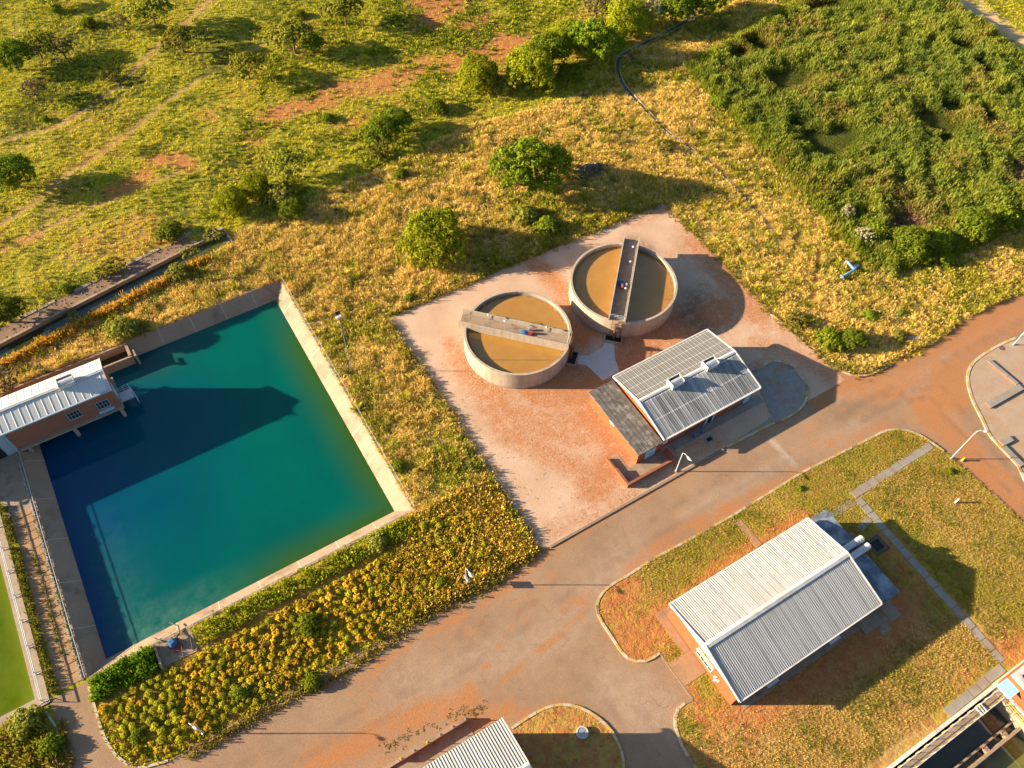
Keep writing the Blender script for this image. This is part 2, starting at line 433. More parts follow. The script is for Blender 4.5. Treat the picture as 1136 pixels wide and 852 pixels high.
def apron_material():
    t = NT('dusty_pale_apron')
    R, G, B = (t.attr('Col', i) for i in range(3))
    n1 = t.noise(.25, 6, .7); n2 = t.noise(1.0, 6, .75, dist=.3); n3 = t.noise(4, 4, .7); n4 = t.noise(12, 3)
    c = t.mix(t.ramp(n1, .35, .65), (.52, .355, .245), (.42, .265, .165))
    c = t.mix(t.ramp(n2, .45, .7, 0, .6), c, (.55, .395, .285))
    c = t.mix(t.ramp(n4, .55, .8, 0, .5), c, (.28, .20, .15))
    red = t.mix(t.ramp(n3, .35, .7), (.42, .17, .062), (.32, .115, .042))
    j = t.math('MULTIPLY', t.math('SUBTRACT', t.math('ADD', n2, t.math('MULTIPLY', n3, .6)), .8), 1.2)
    j = t.math('ADD', t.math('MULTIPLY', j, 1.5), t.math('SUBTRACT', n4, .5)); c = t.mix(t.ramp(t.math('ADD', B, j), .18, .95, 0, .9), c, red)
    c = t.mix(t.math('MULTIPLY', R, t.ramp(n2, .3, .55)), c, (.10, .07, .05))
    c = t.mix(t.math('MULTIPLY', G, t.ramp(n3, .5, .6)), c, (.08, .10, .02))
    t.bump(t.math('ADD', n3, n4), .45, .06)
    return t.done(c, .92, 0, .12)
M['apron'] = apron_material()

def stroke(X, Y, pts_px, w, world=False):
    p = pts_px if world else PL(pts_px)
    d = dpoly(X, Y, [tuple(q) for q in p])
    return np.clip(1.25*np.exp(-(d/w)**2), 0, 1)
def many(X, Y, lst):
    r = np.zeros(X.shape)
    for pts, w, a in lst: r = np.maximum(r, a*stroke(X, Y, pts, w))
    return r

POOL = (-25.9, 42.5, 13.15, 85.75)
HOLE_POOL = [(-25.9, 42.5), (13.15, 42.5), (13.15, 85.75), (-46, 85.75), (-46, 82.6), (-25.9, 82.6)]
HOLE_POND = [(-60, 42.2), (-30.2, 42.2), (-30.2, 72.5), (-60, 72.5)]
CAN_F = [(-46, 90.35), (9.7, 99.75)]; CAN_N = [(-46, 86.9), (10.25, 96.7)]
HOLE_CANAL = [CAN_N[0], CAN_N[1], CAN_F[1], CAN_F[0]]
HOLE_BASIN = [(38, -30), (57.9, -30), (57.9, -8.35), (38, -8.35)]
APRON = [(23.7, 30.05), (73.0, 30.05), (73.0, 33), (72.3, 45), (72.5, 70.7), (23.75, 71.3)]

# region outlines (plan)
GOLD = PL([(-40, 425), (0, 400), (110, 330), (255, 262), (330, 230), (380, 205), (430, 185), (520, 140), (600, 120), (650, 100), (690, 60), (740, 45), (820, 0), (905, -20), (757, 75), (850, 175), (985, 305), (1080, 275), (1136, 250), (1180, 235), (1180, 300), (1136, 325), (1060, 370), (1000, 395), (960, 415), (930, 412), (855, 345), (737, 226), (430, 352), (594, 604), (560, 625), (500, 640), (458, 575), (312, 311), (139, 383), (0, 440)])
REED = PL([(757, 75), (830, 35), (900, -8), (1050, 0), (1136, 65), (1180, 95), (1180, 232), (1136, 250), (1080, 278), (1040, 292), (985, 305), (955, 290), (850, 175)])
BED = [(-26, 42.0), (-26, 36), (-25.6, 33.8), (-24.7, 31.9), (-23.6, 30.8), (-21, 30.15), (23.3, 30.2), (23.3, 42.0)]
LOT_A = curve_pts(PL([(889.8, 524.3), (963.4, 487.5), (983.4, 478), (1003.5, 477.5), (1022, 484), (1047, 501)]))
LOT = LOT_A + [P(1100, 548), P(1180, 620), (75, -8.0), (40, -8.0), (24.5, -8.0), (24.7, -2)] + \
    curve_pts(PL([(772, 852), (757, 828), (749, 805), (750, 791), (757, 781.6), (768.8, 776.4)])) + \
    [P(731.8, 724.6)] + curve_pts(PL([(731.8, 724.6), (721, 732), (708.6, 734.5), (699, 732), (689.6, 723.5), (677, 704.5), (666, 687.6), (662, 673), (666, 661), (679, 648.5), (696, 639), (725.5, 620)])) + [P(813.5, 571.7)]
ISLE = curve_pts(PL([(567.9, 808), (588.3, 794.5), (608.7, 784.3), (626.6, 781.7), (644.4, 785.5), (662.3, 795.7), (677.6, 809.8), (685.3, 823.8), (690.4, 836.6), (691.7, 852), (690, 880)])) + [(16, 2), (9.7, 2)]
RYARD = curve_pts(PL([(1180, 350), (1136, 371), (1111, 382), (1093, 392), (1080, 402), (1074, 413), (1073.8, 427), (1080, 447), (1090, 466.7), (1097, 482), (1107, 493.5), (1129.6, 517.5), (1136, 531.5), (1160, 570)])) + [P(1300, 600), P(1300, 340)]
SISLE = [(60.3, 30.5)] + curve_pts(PL([(806.4, 496), (850.4, 473.2), (868, 466), (885.6, 455.6), (894.4, 443.3), (895.3, 429.2), (889, 418.7), (878.6, 408), (868, 402), (859, 400.7), (850.4, 403.7), (834.6, 413.4)]))
K_NE = curve_pts(PL([(853, 347), (889.8, 373.8), (916.5, 400.5), (936.6, 413.2), (956.7, 417.3), (973.4, 412.2), (990, 404)]))
ROAD = [(-26, 42.2), (-26, 36), (-25.6, 33.8), (-24.7, 31.9), (-23.6, 30.8), (-21, 30.15), (23.5, 30.15), (72, 30.05), (72, 45)] + K_NE + \
    list(map(tuple, PL([(1020, 394), (1040, 377), (1067, 357), (1104, 337), (1136, 326), (1250, 280), (1400, 330), (1400, 640), (1250, 700)]))) + [(75, -7), (37.5, -8.0), (37.5, -30), (-30, -30), (-31, 20), (-29.6, 38), (-30, 42.2)]

TRACKS = [([(-20, 162), (0, 157), (60, 142), (95, 122), (130, 96), (160, 66), (183, 45), (205, 25), (240, -8)], .75, 1.),
          ([(-20, 260), (0, 250), (50, 215), (80, 190), (140, 150), (185, 112), (240, 75), (290, 50), (340, 22)], .6, .95),
          ([(-10, 283), (60, 250), (120, 222), (200, 190)], .5, .85), ([(0, 172), (62, 152), (100, 131), (138, 103), (170, 70), (192, 48), (215, 25), (248, -5)], .4, .7), ([(40, 300), (120, 255), (190, 222), (240, 190)], .4, .6), ([(0, 70), (18, 30), (30, 0)], .5, .6)]
REDS = [([(300, 130), (330, 118), (365, 112)], 2.6, 1.), ([(365, 100), (430, 95), (470, 70)], 3., .9), ([(480, 20), (500, 5), (470, 0)], 3.2, 1.),
        ([(500, 70), (540, 62), (575, 48)], 3.4, 1.), ([(540, 62), (560, 45)], 3, 1.), ([(395, 98), (430, 85)], 3., .9), ([(170, 180), (195, 175), (210, 185)], 1.8, .95), ([(125, 212), (145, 205), (160, 195)], 1.8, .95),
        ([(270, 150), (285, 155)], 1.6, .8), ([(20, 270), (34, 265)], 1.6, .7), ([(225, 125), (235, 130)], 1.4, .7), ([(380, 140), (400, 130)], 2., .7),
        ([(515, 30), (540, 20)], 2., .8), ([(1060, 330), (1090, 318), (1136, 300)], 2.2, 1.), ([(1000, 390), (1050, 360)], 1.5, .8),
        ([(20, 395), (150, 330), (230, 290)], .3, .4), ([(907, 280), (905, 300), (898, 345)], .4, .7)]
def ground_masks(X, Y):
    g = inside(X, Y, GOLD, 2.5); r = inside(X, Y, REED, 1.0)
    gold = np.maximum(g, many(X, Y, TRACKS))
    sv = (1-g)*(1-r)
    gold = np.maximum(gold, sv*np.clip((fbm(X+40, Y, .035)-.5)*2.2, 0, .6))
    lush = np.maximum(r, sv*np.clip((fbm(X, Y+90, .06)-.53)*4, 0, .6))
    lush = np.maximum(lush, g*np.clip((fbm(X+11, Y+9, .09)-.54)*6, 0, .7))
    bed = inside(X, Y, BED, .4)
    red = np.maximum(many(X, Y, REDS), bed*.62)
    red = np.maximum(red, sv*np.clip((fbm(X+15, Y+40, .07)-.52)*5, 0, .55)*np.clip((150-Y)/30, 0, 1))
    red = np.maximum(red, .9*np.exp(-(dpoly(X, Y, [tuple(q) for q in PL([(985, 405), (1060, 362), (1140, 326)])])/1.2)**2))
    sand = stroke(X, Y, [(1040, -14), (1062, 0), (1100, 25), (1160, 62)], 1.6)
    gold = np.maximum(gold, sand); lush = lush*(1-sand)
    return np.c_[gold, lush, red]

gx = np.arange(-48, 180, .95); gy = np.arange(-16, 190, .95)
gX, gY = np.meshgrid(gx, gy); gX = gX.ravel(); gY = gY.ravel()
k = np.zeros(gX.shape, bool)
vis = PL([(-45, -30), (1180, -30), (1180, 890), (-45, 890)])
k = inpoly(gX, gY, vis)
fx, fy = np.meshgrid(np.arange(-600, 800, 25.), np.arange(-500, 900, 25.)); fx = fx.ravel(); fy = fy.ravel()
kk = ~inpoly(fx, fy, vis)
sheet('ground', [(-650, -550), (850, -550), (850, 950), (-650, 950)], 0, .95, M['ground'], [HOLE_POOL, HOLE_POND, HOLE_CANAL, HOLE_BASIN], ground_masks,
      extra=(np.r_[gX[k], fx[kk]], np.r_[gY[k], fy[kk]]))

RDIRT = [([(540, 655), (575, 640), (600, 620), (640, 590)], .9, .75), ([(600, 720), (625, 700), (640, 690), (655, 672)], .45, 1.), ([(625, 672), (650, 668)], .8, .8), ([(553, 717), (556, 717)], .5, .9), ([(540, 735), (538, 742)], .35, .9),
         ([(548, 765), (570, 745), (578, 738)], .4, .9), ([(520, 755), (520, 765)], .3, .9), ([(700, 630), (760, 590), (830, 555), (880, 530)], 1.2, .85), ([(880, 500), (940, 485), (985, 470)], 1.0, .6),
         ([(350, 845), (420, 815), (470, 790), (520, 775)], 1.6, .95), ([(470, 850), (520, 800), (560, 790)], 1.6, .75), ([(560, 800), (620, 778)], .5, .7), ([(770, 780), (755, 800)], .5, .6),
         ([(940, 425), (985, 425), (1010, 410), (1060, 385), (1136, 345), (1200, 310)], 3.2, .8), ([(1030, 450), (1060, 430), (1066, 410)], 3.2, 1.), ([(1045, 470), (1080, 510), (1120, 550), (1160, 590)], 2.6, 1.),
         ([(1060, 380), (1100, 360), (1180, 318)], 3.0, 1.), ([(930, 430), (905, 450)], 1., .8), ([(612, 612), (700, 562), (800, 502)], .35, .7), ([(740, 540), (760, 560), (745, 575)], .5, .6),
         ([(560, 700), (590, 690)], .5, .55), ([(420, 735), (480, 700), (560, 655)], .6, .95), ([(390, 760), (430, 735)], .5, .7), ([(130, 852), (200, 850)], .3, .5), ([(85, 800), (95, 830)], .5, .3), ([(600, 655), (620, 640)], .6, .6)]
RSCUFF = [([(140, 880), (300, 838), (450, 765), (560, 690), (640, 628), (760, 556), (900, 478), (1000, 425), (1136, 352)], .16, .55), ([(150, 896), (310, 854), (465, 780), (575, 703), (655, 640), (775, 567), (915, 489), (1012, 437), (1146, 364)], .16, .5),
          ([(620, 700), (690, 760), (740, 830), (760, 880)], .16, .5), ([(600, 715), (668, 772), (716, 838), (738, 890)], .16, .5), ([(640, 690), (600, 660), (560, 700)], .14, .45),
          ([(960, 455), (1030, 440), (1075, 490), (1140, 570)], .2, .6), ([(975, 440), (1045, 428), (1095, 490), (1160, 570)], .2, .6), ([(1000, 440), (1090, 385), (1180, 330)], .18, .5),([(1000, 470), (1030, 500), (1060, 540)], .5, .5), ([(640, 600), (690, 575)], .4, .25), ([(875, 500), (885, 520)], .25, .6)]
RPALE = [([(930, 440), (1010, 420), (1060, 390), (1136, 348)], .8, .55), ([(1050, 455), (1085, 500), (1130, 552)], .6, .5), ([(760, 570), (900, 495), (960, 470)], .9, .35), ([(856, 488), (872, 505), (887, 521)], .22, 1.), ([(1010, 440), (1030, 430)], .7, .5), ([(690, 770), (740, 800)], 3, .35), ([(1075, 375), (1082, 380)], .6, .8), ([(1030, 492), (1040, 500)], .5, .6), ([(450, 770), (620, 700), (700, 610)], 2.5, .25)]
def road_masks(X, Y):
    d = many(X, Y, RDIRT)*np.where(X < 62, .82, 1)
    for ln in (LOT, ISLE, RYARD, SISLE, [(25, 29.9), (51, 29.9)], [(-20, 30), (23, 30.1)]):
        d = np.maximum(d, .5*np.exp(-(dpoly(X, Y, [tuple(q) for q in ln])/.55)**2))
    d = np.maximum(d, np.clip((fbm(X, Y, .11)-.56)*3, 0, .25))
    return np.c_[many(X, Y, RSCUFF), many(X, Y, RPALE), d]
sheet('road', ROAD, .004, .7, M['road'], (), road_masks)

ADIRT = [([(520, 395), (560, 460), (640, 480)], 3.2, .75), ([(640, 440), (690, 500), (660, 540)], 2.8, .9), ([(620, 390), (640, 440), (600, 440)], 2.6, .85), ([(590, 290), (620, 315), (640, 340)], 1.8, .85), ([(560, 480), (600, 500), (640, 520)], 2., .75), ([(770, 270), (800, 300), (840, 350)], 2.4, .8),
         ([(700, 385), (760, 360), (800, 345)], 3.4, .95), ([(615, 345), (640, 375), (660, 360)], 2.2, 1.), ([(590, 430), (640, 425), (700, 400)], 2.6, 1.), ([(640, 425), (655, 432)], 2, 1.), ([(840, 380), (880, 390), (930, 420)], 1.8, .6), ([(500, 380), (515, 420), (560, 445)], 1.2, .7), ([(700, 250), (735, 235)], 1.2, .5), ([(610, 590), (680, 560), (740, 520)], 1.4, .5), ([(715, 530), (800, 490)], .8, .6)]
ADARK = [([(700, 268), (720, 275)], 1.2, .6), ([(770, 330), (760, 350), (780, 365)], 1.6, .55), ([(630, 400), (640, 408)], 1, .3)]
AMOSS = [([(513, 395), (522, 415), (540, 428), (560, 436)], .35, 1.), ([(657, 452), (668, 470)], .25, .8), ([(700, 550), (735, 535)], .7, .6), ([(748, 535), (760, 528)], .4, .4), ([(845, 385), (850, 390)], .6, .4)]
def apron_masks(X, Y):
    d = many(X, Y, ADIRT); d = np.maximum(d, np.clip((fbm(X+3, Y, .13)-.5)*2.2, 0, .5))
    return np.c_[many(X, Y, ADARK), many(X, Y, AMOSS), d]
sheet('apron', APRON, .008, .7, M['apron'], (), apron_masks)

LRED = [([(690, 655), (680, 690), (700, 720), (735, 690)], 3.2, 1.), ([(735, 690), (790, 640), (850, 600), (890, 575)], 1.5, .95), ([(745, 745), (775, 790), (810, 800)], 1.7, .9), ([(830, 785), (900, 748), (975, 700), (1000, 675)], 3.4, 1.), ([(860, 775), (940, 725)], 3., .95), ([(985, 690), (1015, 650), (985, 605)], 2.4, .8),
        ([(790, 810), (830, 830)], 1.8, .7), ([(1060, 760), (1080, 745)], .9, .8), ([(1120, 720), (1136, 715)], 2, .9), ([(820, 580), (840, 605)], .35, .9), ([(1000, 640), (1000, 680)], 1.6, .7), ([(760, 825), (800, 850)], 1.2, .6), ([(850, 560), (900, 545)], .8, .35)]
LGOLD = [([(800, 840), (900, 800), (1000, 740), (1090, 700)], 4., 1.), ([(1000, 540), (1060, 560), (1130, 640)], 6, .65), ([(720, 625), (800, 590)], 1.5, .5), ([(900, 852), (1000, 800)], 4, 1.)]
def lot_masks(X, Y):
    return np.c_[np.maximum(many(X, Y, LGOLD), .45), np.clip((fbm(X, Y, .2)-.52)*3, 0, .4), np.maximum(many(X, Y, LRED), np.clip((fbm(X+70, Y, .25)-.55)*4, 0, .5))]
sheet('lawn', LOT, .09, .6, M['ground'], (), lot_masks)
sheet('verge', ISLE, .09, .5, M['ground'], (), lambda X, Y: np.c_[X*0+.6, X*0, X*0+.62+.25*(fbm(X, Y, .3)-.5)])
sheet('paved_yard', RYARD, .09, 1.2, M['yard'])
sheet('sand_track', [tuple(q) for q in PL([(1030, -22), (1066, -22), (1082, -5), (1136, 36), (1190, 72), (1190, 100), (1136, 62), (1048, -4)])], .02, 1.5, M['sand'])
sheet('pavement', SISLE, .06, .8, M['paving'])

def kerb(pts, z=0.0, wd=.28, ht=.14, paint='wy', seg=.95):
    q = []; 
    for i in range(len(pts)-1):
        a = np.array(pts[i]); b = np.array(pts[i+1]); n = max(1, int(np.linalg.norm(b-a)/.3))
        for j in range(n): q.append(a+(b-a)*j/n)
    q.append(np.array(pts[-1])); q = np.array(q)
    s = np.r_[0, np.cumsum(np.linalg.norm(np.diff(q, axis=0), axis=1))]; n = max(2, int(s[-1]/seg))
    t = np.linspace(0, s[-1], n+1); X = np.interp(t, s, q[:, 0]); Y = np.interp(t, s, q[:, 1])
    b = MB(); r = random.Random(int(X[0]*10))
    tx = np.gradient(X); ty = np.gradient(Y); L = np.hypot(tx, ty); nx = -ty/L*wd/2; ny = tx/L*wd/2
    for i in range(n):
        if paint == 'wy': mi = [0, 1][i % 2] if r.random() < .75 else r.choice((0, 0, 2))
        elif paint == 'w': mi = 0 if r.random() < .8 else 2
        else: mi = 2
        g = .012
        x0, x1 = X[i]+(X[i+1]-X[i])*g, X[i+1]-(X[i+1]-X[i])*g; y0, y1 = Y[i]+(Y[i+1]-Y[i])*g, Y[i+1]-(Y[i+1]-Y[i])*g
        dz = r.uniform(-.012, .012)
        v = [(x0-nx[i], y0-ny[i]), (x1-nx[i+1], y1-ny[i+1]), (x1+nx[i+1], y1+ny[i+1]), (x0+nx[i], y0+ny[i])]
        b.add([(p[0], p[1], z-.05) for p in v]+[(p[0], p[1], z+ht+dz) for p in v], [(0, 3, 2, 1), (4, 5, 6, 7), (0, 1, 5, 4), (1, 2, 6, 5), (2, 3, 7, 6), (3, 0, 4, 7)], mi)
    return tag(b.build('kerb', [M['kerb_white'], M['kerb_yellow'], M['kerb_grey']]), kind='structure')
kerb([P(813.5, 571.7)]+LOT_A, paint='wy')
kerb(curve_pts(PL([(731.8, 724.6), (721, 732), (708.6, 734.5), (699, 732), (689.6, 723.5), (677, 704.5), (666, 687.6), (662, 673), (666, 661), (679, 648.5), (696, 639), (725.5, 620), (770, 596), (813.5, 571.7)])))
kerb(curve_pts(PL([(768.8, 776.4), (757, 781.6), (750, 791), (749, 805), (757, 828), (772, 852), (790, 880)])), paint='w')
kerb([P(731.8, 724.6), P(768.8, 776.4)], paint='g', wd=.2, ht=.11)
kerb(curve_pts(PL([(567.9, 808), (588.3, 794.5), (608.7, 784.3), (626.6, 781.7), (644.4, 785.5), (662.3, 795.7), (677.6, 809.8), (685.3, 823.8), (690.4, 836.6), (691.7, 852), (690, 880)])))
kerb(curve_pts(PL([(1180, 350), (1136, 371), (1111, 382), (1093, 392), (1080, 402), (1074, 413), (1073.8, 427), (1080, 447), (1090, 466.7), (1097, 482), (1107, 493.5), (1129.6, 517.5), (1136, 531.5), (1160, 570)])), wd=.36)
kerb(SISLE[1:])
kerb(K_NE, paint='wy')
kerb([(25, 29.95), (51.5, 29.95)], paint='g', wd=.3)
kerb([(-26, 41.5), (-26, 36), (-25.6, 33.8), (-24.7, 31.9), (-23.6, 30.8), (-21, 30.1)], paint='w', wd=.26)
kerb([(-20.5, 30.05), (14, 30.1), (23, 30.2)], paint='g', wd=.16, ht=.06)
kerb([(-30.6, 41.5), (-29.9, 39), (-29.6, 34), (-29.8, 28)], paint='w', wd=.22)
kerb([(23.65, 30.3), (23.7, 50), (23.75, 71.2)], paint='g', wd=.16, ht=.07)

# ================================================================== WATER
def water_material(name, cols, ripple=.05, spec=.5, rough=.06, nscale=.12, sss=0.):
    """turbid water: colour of what is suspended in it, plus shade tint in the reservoir mask (Col mask: shallow -> first colours)"""
    t = NT(name); R, G, B = (t.attr('Col', i) for i in range(3))
    n = t.noise(nscale, 5, .6)
    c = t.mix(t.ramp(n, .35, .65), cols[0], cols[1])
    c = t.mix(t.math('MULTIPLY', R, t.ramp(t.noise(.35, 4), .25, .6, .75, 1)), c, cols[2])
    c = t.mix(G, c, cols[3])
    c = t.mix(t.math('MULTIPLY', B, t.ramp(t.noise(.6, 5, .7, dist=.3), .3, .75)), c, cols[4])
    t.bump(t.noise(1.6, 4, .6), ripple, .05)
    if sss:
        t.b.inputs['Subsurface Weight'].default_value = 1; t.b.inputs['Subsurface Scale'].default_value = sss; t.b.inputs['Subsurface Radius'].default_value = (1, 1, 1)
    return t.done(c, rough, 0, spec)
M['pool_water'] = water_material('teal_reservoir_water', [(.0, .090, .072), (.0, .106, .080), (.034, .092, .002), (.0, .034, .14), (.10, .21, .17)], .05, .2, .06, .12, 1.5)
M['pond_water'] = water_material('algae_green_water', [(.065, .098, .0), (.045, .075, .0), (.12, .15, .006), (.05, .09, .004), (.13, .17, .02)], .04, .15)
M['canal_water'] = water_material('dark_canal_water', [(.02, .03, .022), (.03, .035, .015), (.07, .075, .012), (.015, .02, .02), (.05, .06, .03)])
M['basin_water'] = water_material('grey_green_basin_water', [(.055, .06, .035), (.045, .05, .032), (.12, .13, .03), (.03, .03, .025), (.12, .12, .08)])
M['sludge'] = water_material('brown_tank_water', [(.37, .185, .032), (.33, .16, .026), (.45, .24, .07), (.33, .16, .035), (.48, .33, .16)], .05, 1.0, .1, .45)

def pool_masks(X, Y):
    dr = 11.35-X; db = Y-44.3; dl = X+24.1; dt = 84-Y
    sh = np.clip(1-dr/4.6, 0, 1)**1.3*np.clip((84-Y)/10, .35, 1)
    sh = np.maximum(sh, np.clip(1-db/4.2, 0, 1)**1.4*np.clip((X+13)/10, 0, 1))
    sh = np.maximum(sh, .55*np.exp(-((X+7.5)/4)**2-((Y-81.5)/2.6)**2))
    lf = np.maximum(np.clip(1-dl/4.2, 0, 1)**.8*.9, np.clip(1-dl/26, 0, 1)*np.clip((Y-44)/16, 0.1, 1)*.75)  # bluer water at the left; part of the blue stands in for shade
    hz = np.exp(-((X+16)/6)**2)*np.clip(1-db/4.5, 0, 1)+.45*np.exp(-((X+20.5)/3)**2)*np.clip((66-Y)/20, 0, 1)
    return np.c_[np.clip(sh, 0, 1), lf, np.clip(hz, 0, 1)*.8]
def rect(x0, y0, x1, y1): return [(x0, y0), (x1, y0), (x1, y1), (x0, y1)]
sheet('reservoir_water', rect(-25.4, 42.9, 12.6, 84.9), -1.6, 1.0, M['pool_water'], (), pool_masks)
sheet('intake_water', rect(-46, 83.1, -10.1, 85.2), -1.3, 1.0, M['canal_water'], (), lambda X, Y: np.c_[X*0, X*0, X*0])
sheet('pond_water', rect(-60, 43.3, -31, 72), -.8, 1.5, M['pond_water'], (), lambda X, Y: np.c_[np.clip(1-(-31-X)/2, 0, 1), X*0, X*0+.4])
sheet('canal_water', [(CAN_N[0][0], CAN_N[0][1]-.1), CAN_N[1], CAN_F[1], CAN_F[0]], -.4, 1.0, M['canal_water'], (), lambda X, Y: np.c_[np.clip((X+6)/10, 0, 1), X*0, X*0])
sheet('basin_water', rect(38.2, -30, 57.7, -9), -1.5, 1.0, M['basin_water'], (), lambda X, Y: np.c_[np.where(Y < -13, 1., 0)*.9, X*0, np.clip((X-48)/10, 0, .4)*(Y > -12)])

# ================================================================== RESERVOIR LINING
x0, y0, x1, y1 = POOL; DZ = -3.0; IN = 1.8*3.0/1.6
res = thing('reservoir', 'large square reservoir of sloping concrete banks holding teal water', 'reservoir', (x0, y0, 0))
def bank(a, b, nrm, n, lab=None, mit=(1, 1)):
    """sloping slab from rim a-b down along nrm, with n joints"""
    m_ = MB(); a = np.array(a); b = np.array(b); nv = np.array(nrm)
    def pt(s, t, h=0):   # s along, t down-slope 0..1
        ins = np.array([0, 0]); p = a+(b-a)*s+nv*IN*t
        # mitre
        d = (b-a)/np.linalg.norm(b-a); p = p+d*IN*t*(mit[0]*(1-s)-mit[1]*s)
        u = np.array([nv[0]*.66, nv[1]*.66]); return (p[0]+u[0]*h, p[1]+u[1]*h, DZ*t+h*.75)
    m_.quad(pt(0, 0), pt(1, 0), pt(1, 1), pt(0, 1), mi=0)
    L = np.linalg.norm(b-a)
    for i in range(1, n):
        s = i/n; w_ = .05/L
        q = lambda ss, t: (a+(b-a)*ss+nv*IN*t)
        f = lambda ss, t: (q(ss, t)[0]+nv[0]*.004, q(ss, t)[1]+nv[1]*.004, DZ*t+.006)
        m_.quad(f(s-w_, .0), f(s+w_, .0), f(s+w_, .62), f(s-w_, .62), mi=1)
    # rim strip
    o = -nv*.3
    r = [a, b, b+o, a+o]
    m_.add([(p[0], p[1], -.06) for p in r]+[(p[0], p[1], .06) for p in r], [(4, 5, 6, 7), (0, 1, 5, 4), (2, 3, 7, 6), (1, 2, 6, 5), (3, 0, 4, 7)], mi=0)
    o_ = m_.build('bank', [M['bank'], M['joint']], res, (x0, y0, 0))
    if lab: o_['label'] = lab
bank((x1, y0), (x1, y1), (-1, 0), 9, 'sunlit bank on the far side from the pump house')
bank((x0, y0), (x1, y0), (0, 1), 8)
bank((x1, y1), (-9.8, y1), (0, -1), 5, None, (1, 0))
bank((x0, 79.5), (x0, y0), (1, 0), 6, 'shaded bank beside the tiled walkway', (0, 1))

# ================================================================== INTAKE CHANNEL
t = thing('intake_channel', 'narrow concrete intake channel behind the pump house', 'channel', (-10, 82.8, 0))
b = MB(); b.box(-46, 85.3, -3, -9.6, 85.6, .05); b.build('outer_wall', M['bank'], t, (-10, 82.8, 0))
b = MB(); b.box(-46, 82.75, -3, -9.6, 83.0, .0); b.build('inner_wall', M['bank'], t, (-10, 82.8, 0))
b = MB(); b.box(-10.0, 83.003, -3, -9.6, 85.297, .08); b.build('end_wall', M['bank'], t, (-10, 82.8, 0))
b = MB(); b.box(-9.3, 82.3, -3, -9.0, 82.6, .35); b.box(-9.25, 82.6, .1, -9.05, 83.6, .3); b.build('gauge_post', M['deck'], t, (-10, 82.8, 0))

# ================================================================== PUMP HOUSE over the water
ox = (-13, 75, 0)
t = thing('pump_house', 'brown brick pump house with white sheet roof standing over the reservoir', 'pump house', ox)
b = MB(); b.box(-26.0, 75.003, .5, -13.0, 75.25, 4.55); b.box(-13.25, 75.25, .5, -13.0, 80.0, 4.55); b.box(-40, 79.75, .2, -13.25, 80.0, 4.55)
b.add([(-13.02, 75.05, 4.55), (-13.02, 79.95, 4.55), (-13.02, 77.55, 5.45), (-13.2, 75.05, 4.55), (-13.2, 79.95, 4.55), (-13.2, 77.55, 5.45)], [(0, 1, 2), (3, 5, 4), (0, 2, 5, 3), (1, 4, 5, 2)])
b.build('wall', M['brick_dark'], t, ox)
b = MB(); b.box(-40, 75.02, 0, -26.0, 75.2, 4.5); b.build('steel_wall', M['grey_blue'], t, ox)['label'] = 'white wall facing the walkway, coloured grey blue for shade'  # white wall; the blue of its shade is put into the colour
b = MB(); b.box(-28.6, 74.97, .1, -27.4, 75.02, 2.3); b.build('doorway', M['dark'], t, ox)
b = MB(); b.box(-25.95, 74.65, .25, -12.8, 80.2, .5); b.build('floor_slab', M['concrete'], t, ox)
for x in (-19.3, -13.3, -24.9):
    for y in (74.75, 79.5):
        b = MB(); b.box(x-.2, y, -3.2, x+.2, y+.4, .25); b.build('column', M['concrete'], t, ox)
def slope_roof(x0, x1, ya, za, yb, zb, pitch, h, top=.6):
    """ribbed sheeting falling from (ya,za) to (yb,zb), ribs run down the slope"""
    b = MB(); n = int((x1-x0)/pitch); pr = []
    for i in range(n):
        x = x0+i*pitch
        pr += [(x, 0), (x+pitch*(.5-top/4), 0), (x+pitch*.5, h), (x+pitch*(.5+top/2), h), (x+pitch*(.5+top/2+.12), 0)]
    pr.append((x1, 0)); k = len(pr)
    vs = [(x, ya, za+d) for x, d in pr]+[(x, yb, zb+d) for x, d in pr]
    vs += [(x, ya, za-.06) for x, d in pr]+[(x, yb, zb-.06) for x, d in pr]
    fs = []
    for i in range(k-1):
        fs.append((i, i+1, k+i+1, k+i)); fs.append((2*k+i, 3*k+i, 3*k+i+1, 2*k+i+1))
        fs.append((k+i, k+i+1, 3*k+i+1, 3*k+i)); fs.append((i, 2*k+i, 2*k+i+1, i+1))
    b.add(vs, fs)
    return b
slope_roof(-40, -12.95, 77.55, 5.55, 74.75, 4.62, .9, .03, .15).build('roof_sheet', M['roof_pump'], t, ox)
slope_roof(-40, -12.95, 77.55, 5.55, 80.3, 4.62, .9, .03, .15).build('roof_sheet', M['roof_pump'], t, ox)
b = MB(); b.add([(-40, 77.25, 5.56), (-12.93, 77.25, 5.56), (-12.93, 77.55, 5.66), (-40, 77.55, 5.66), (-40, 77.85, 5.56), (-12.93, 77.85, 5.56)], [(0, 1, 2, 3), (3, 2, 5, 4)]); b.build('ridge_cap', M['white'], t, ox)
b = MB(); b.box(-40, 74.55, 4.42, -12.9, 74.75, 4.66); b.build('gutter', M['grey_blue'], t, ox)
b = MB(); b.bar((-12.86, 74.6, 4.45), (-12.86, 77.55, 5.42), .1, .24); b.bar((-12.86, 77.55, 5.42), (-12.86, 80.35, 4.45), .1, .24); b.build('barge_board', M['white'], t, ox)
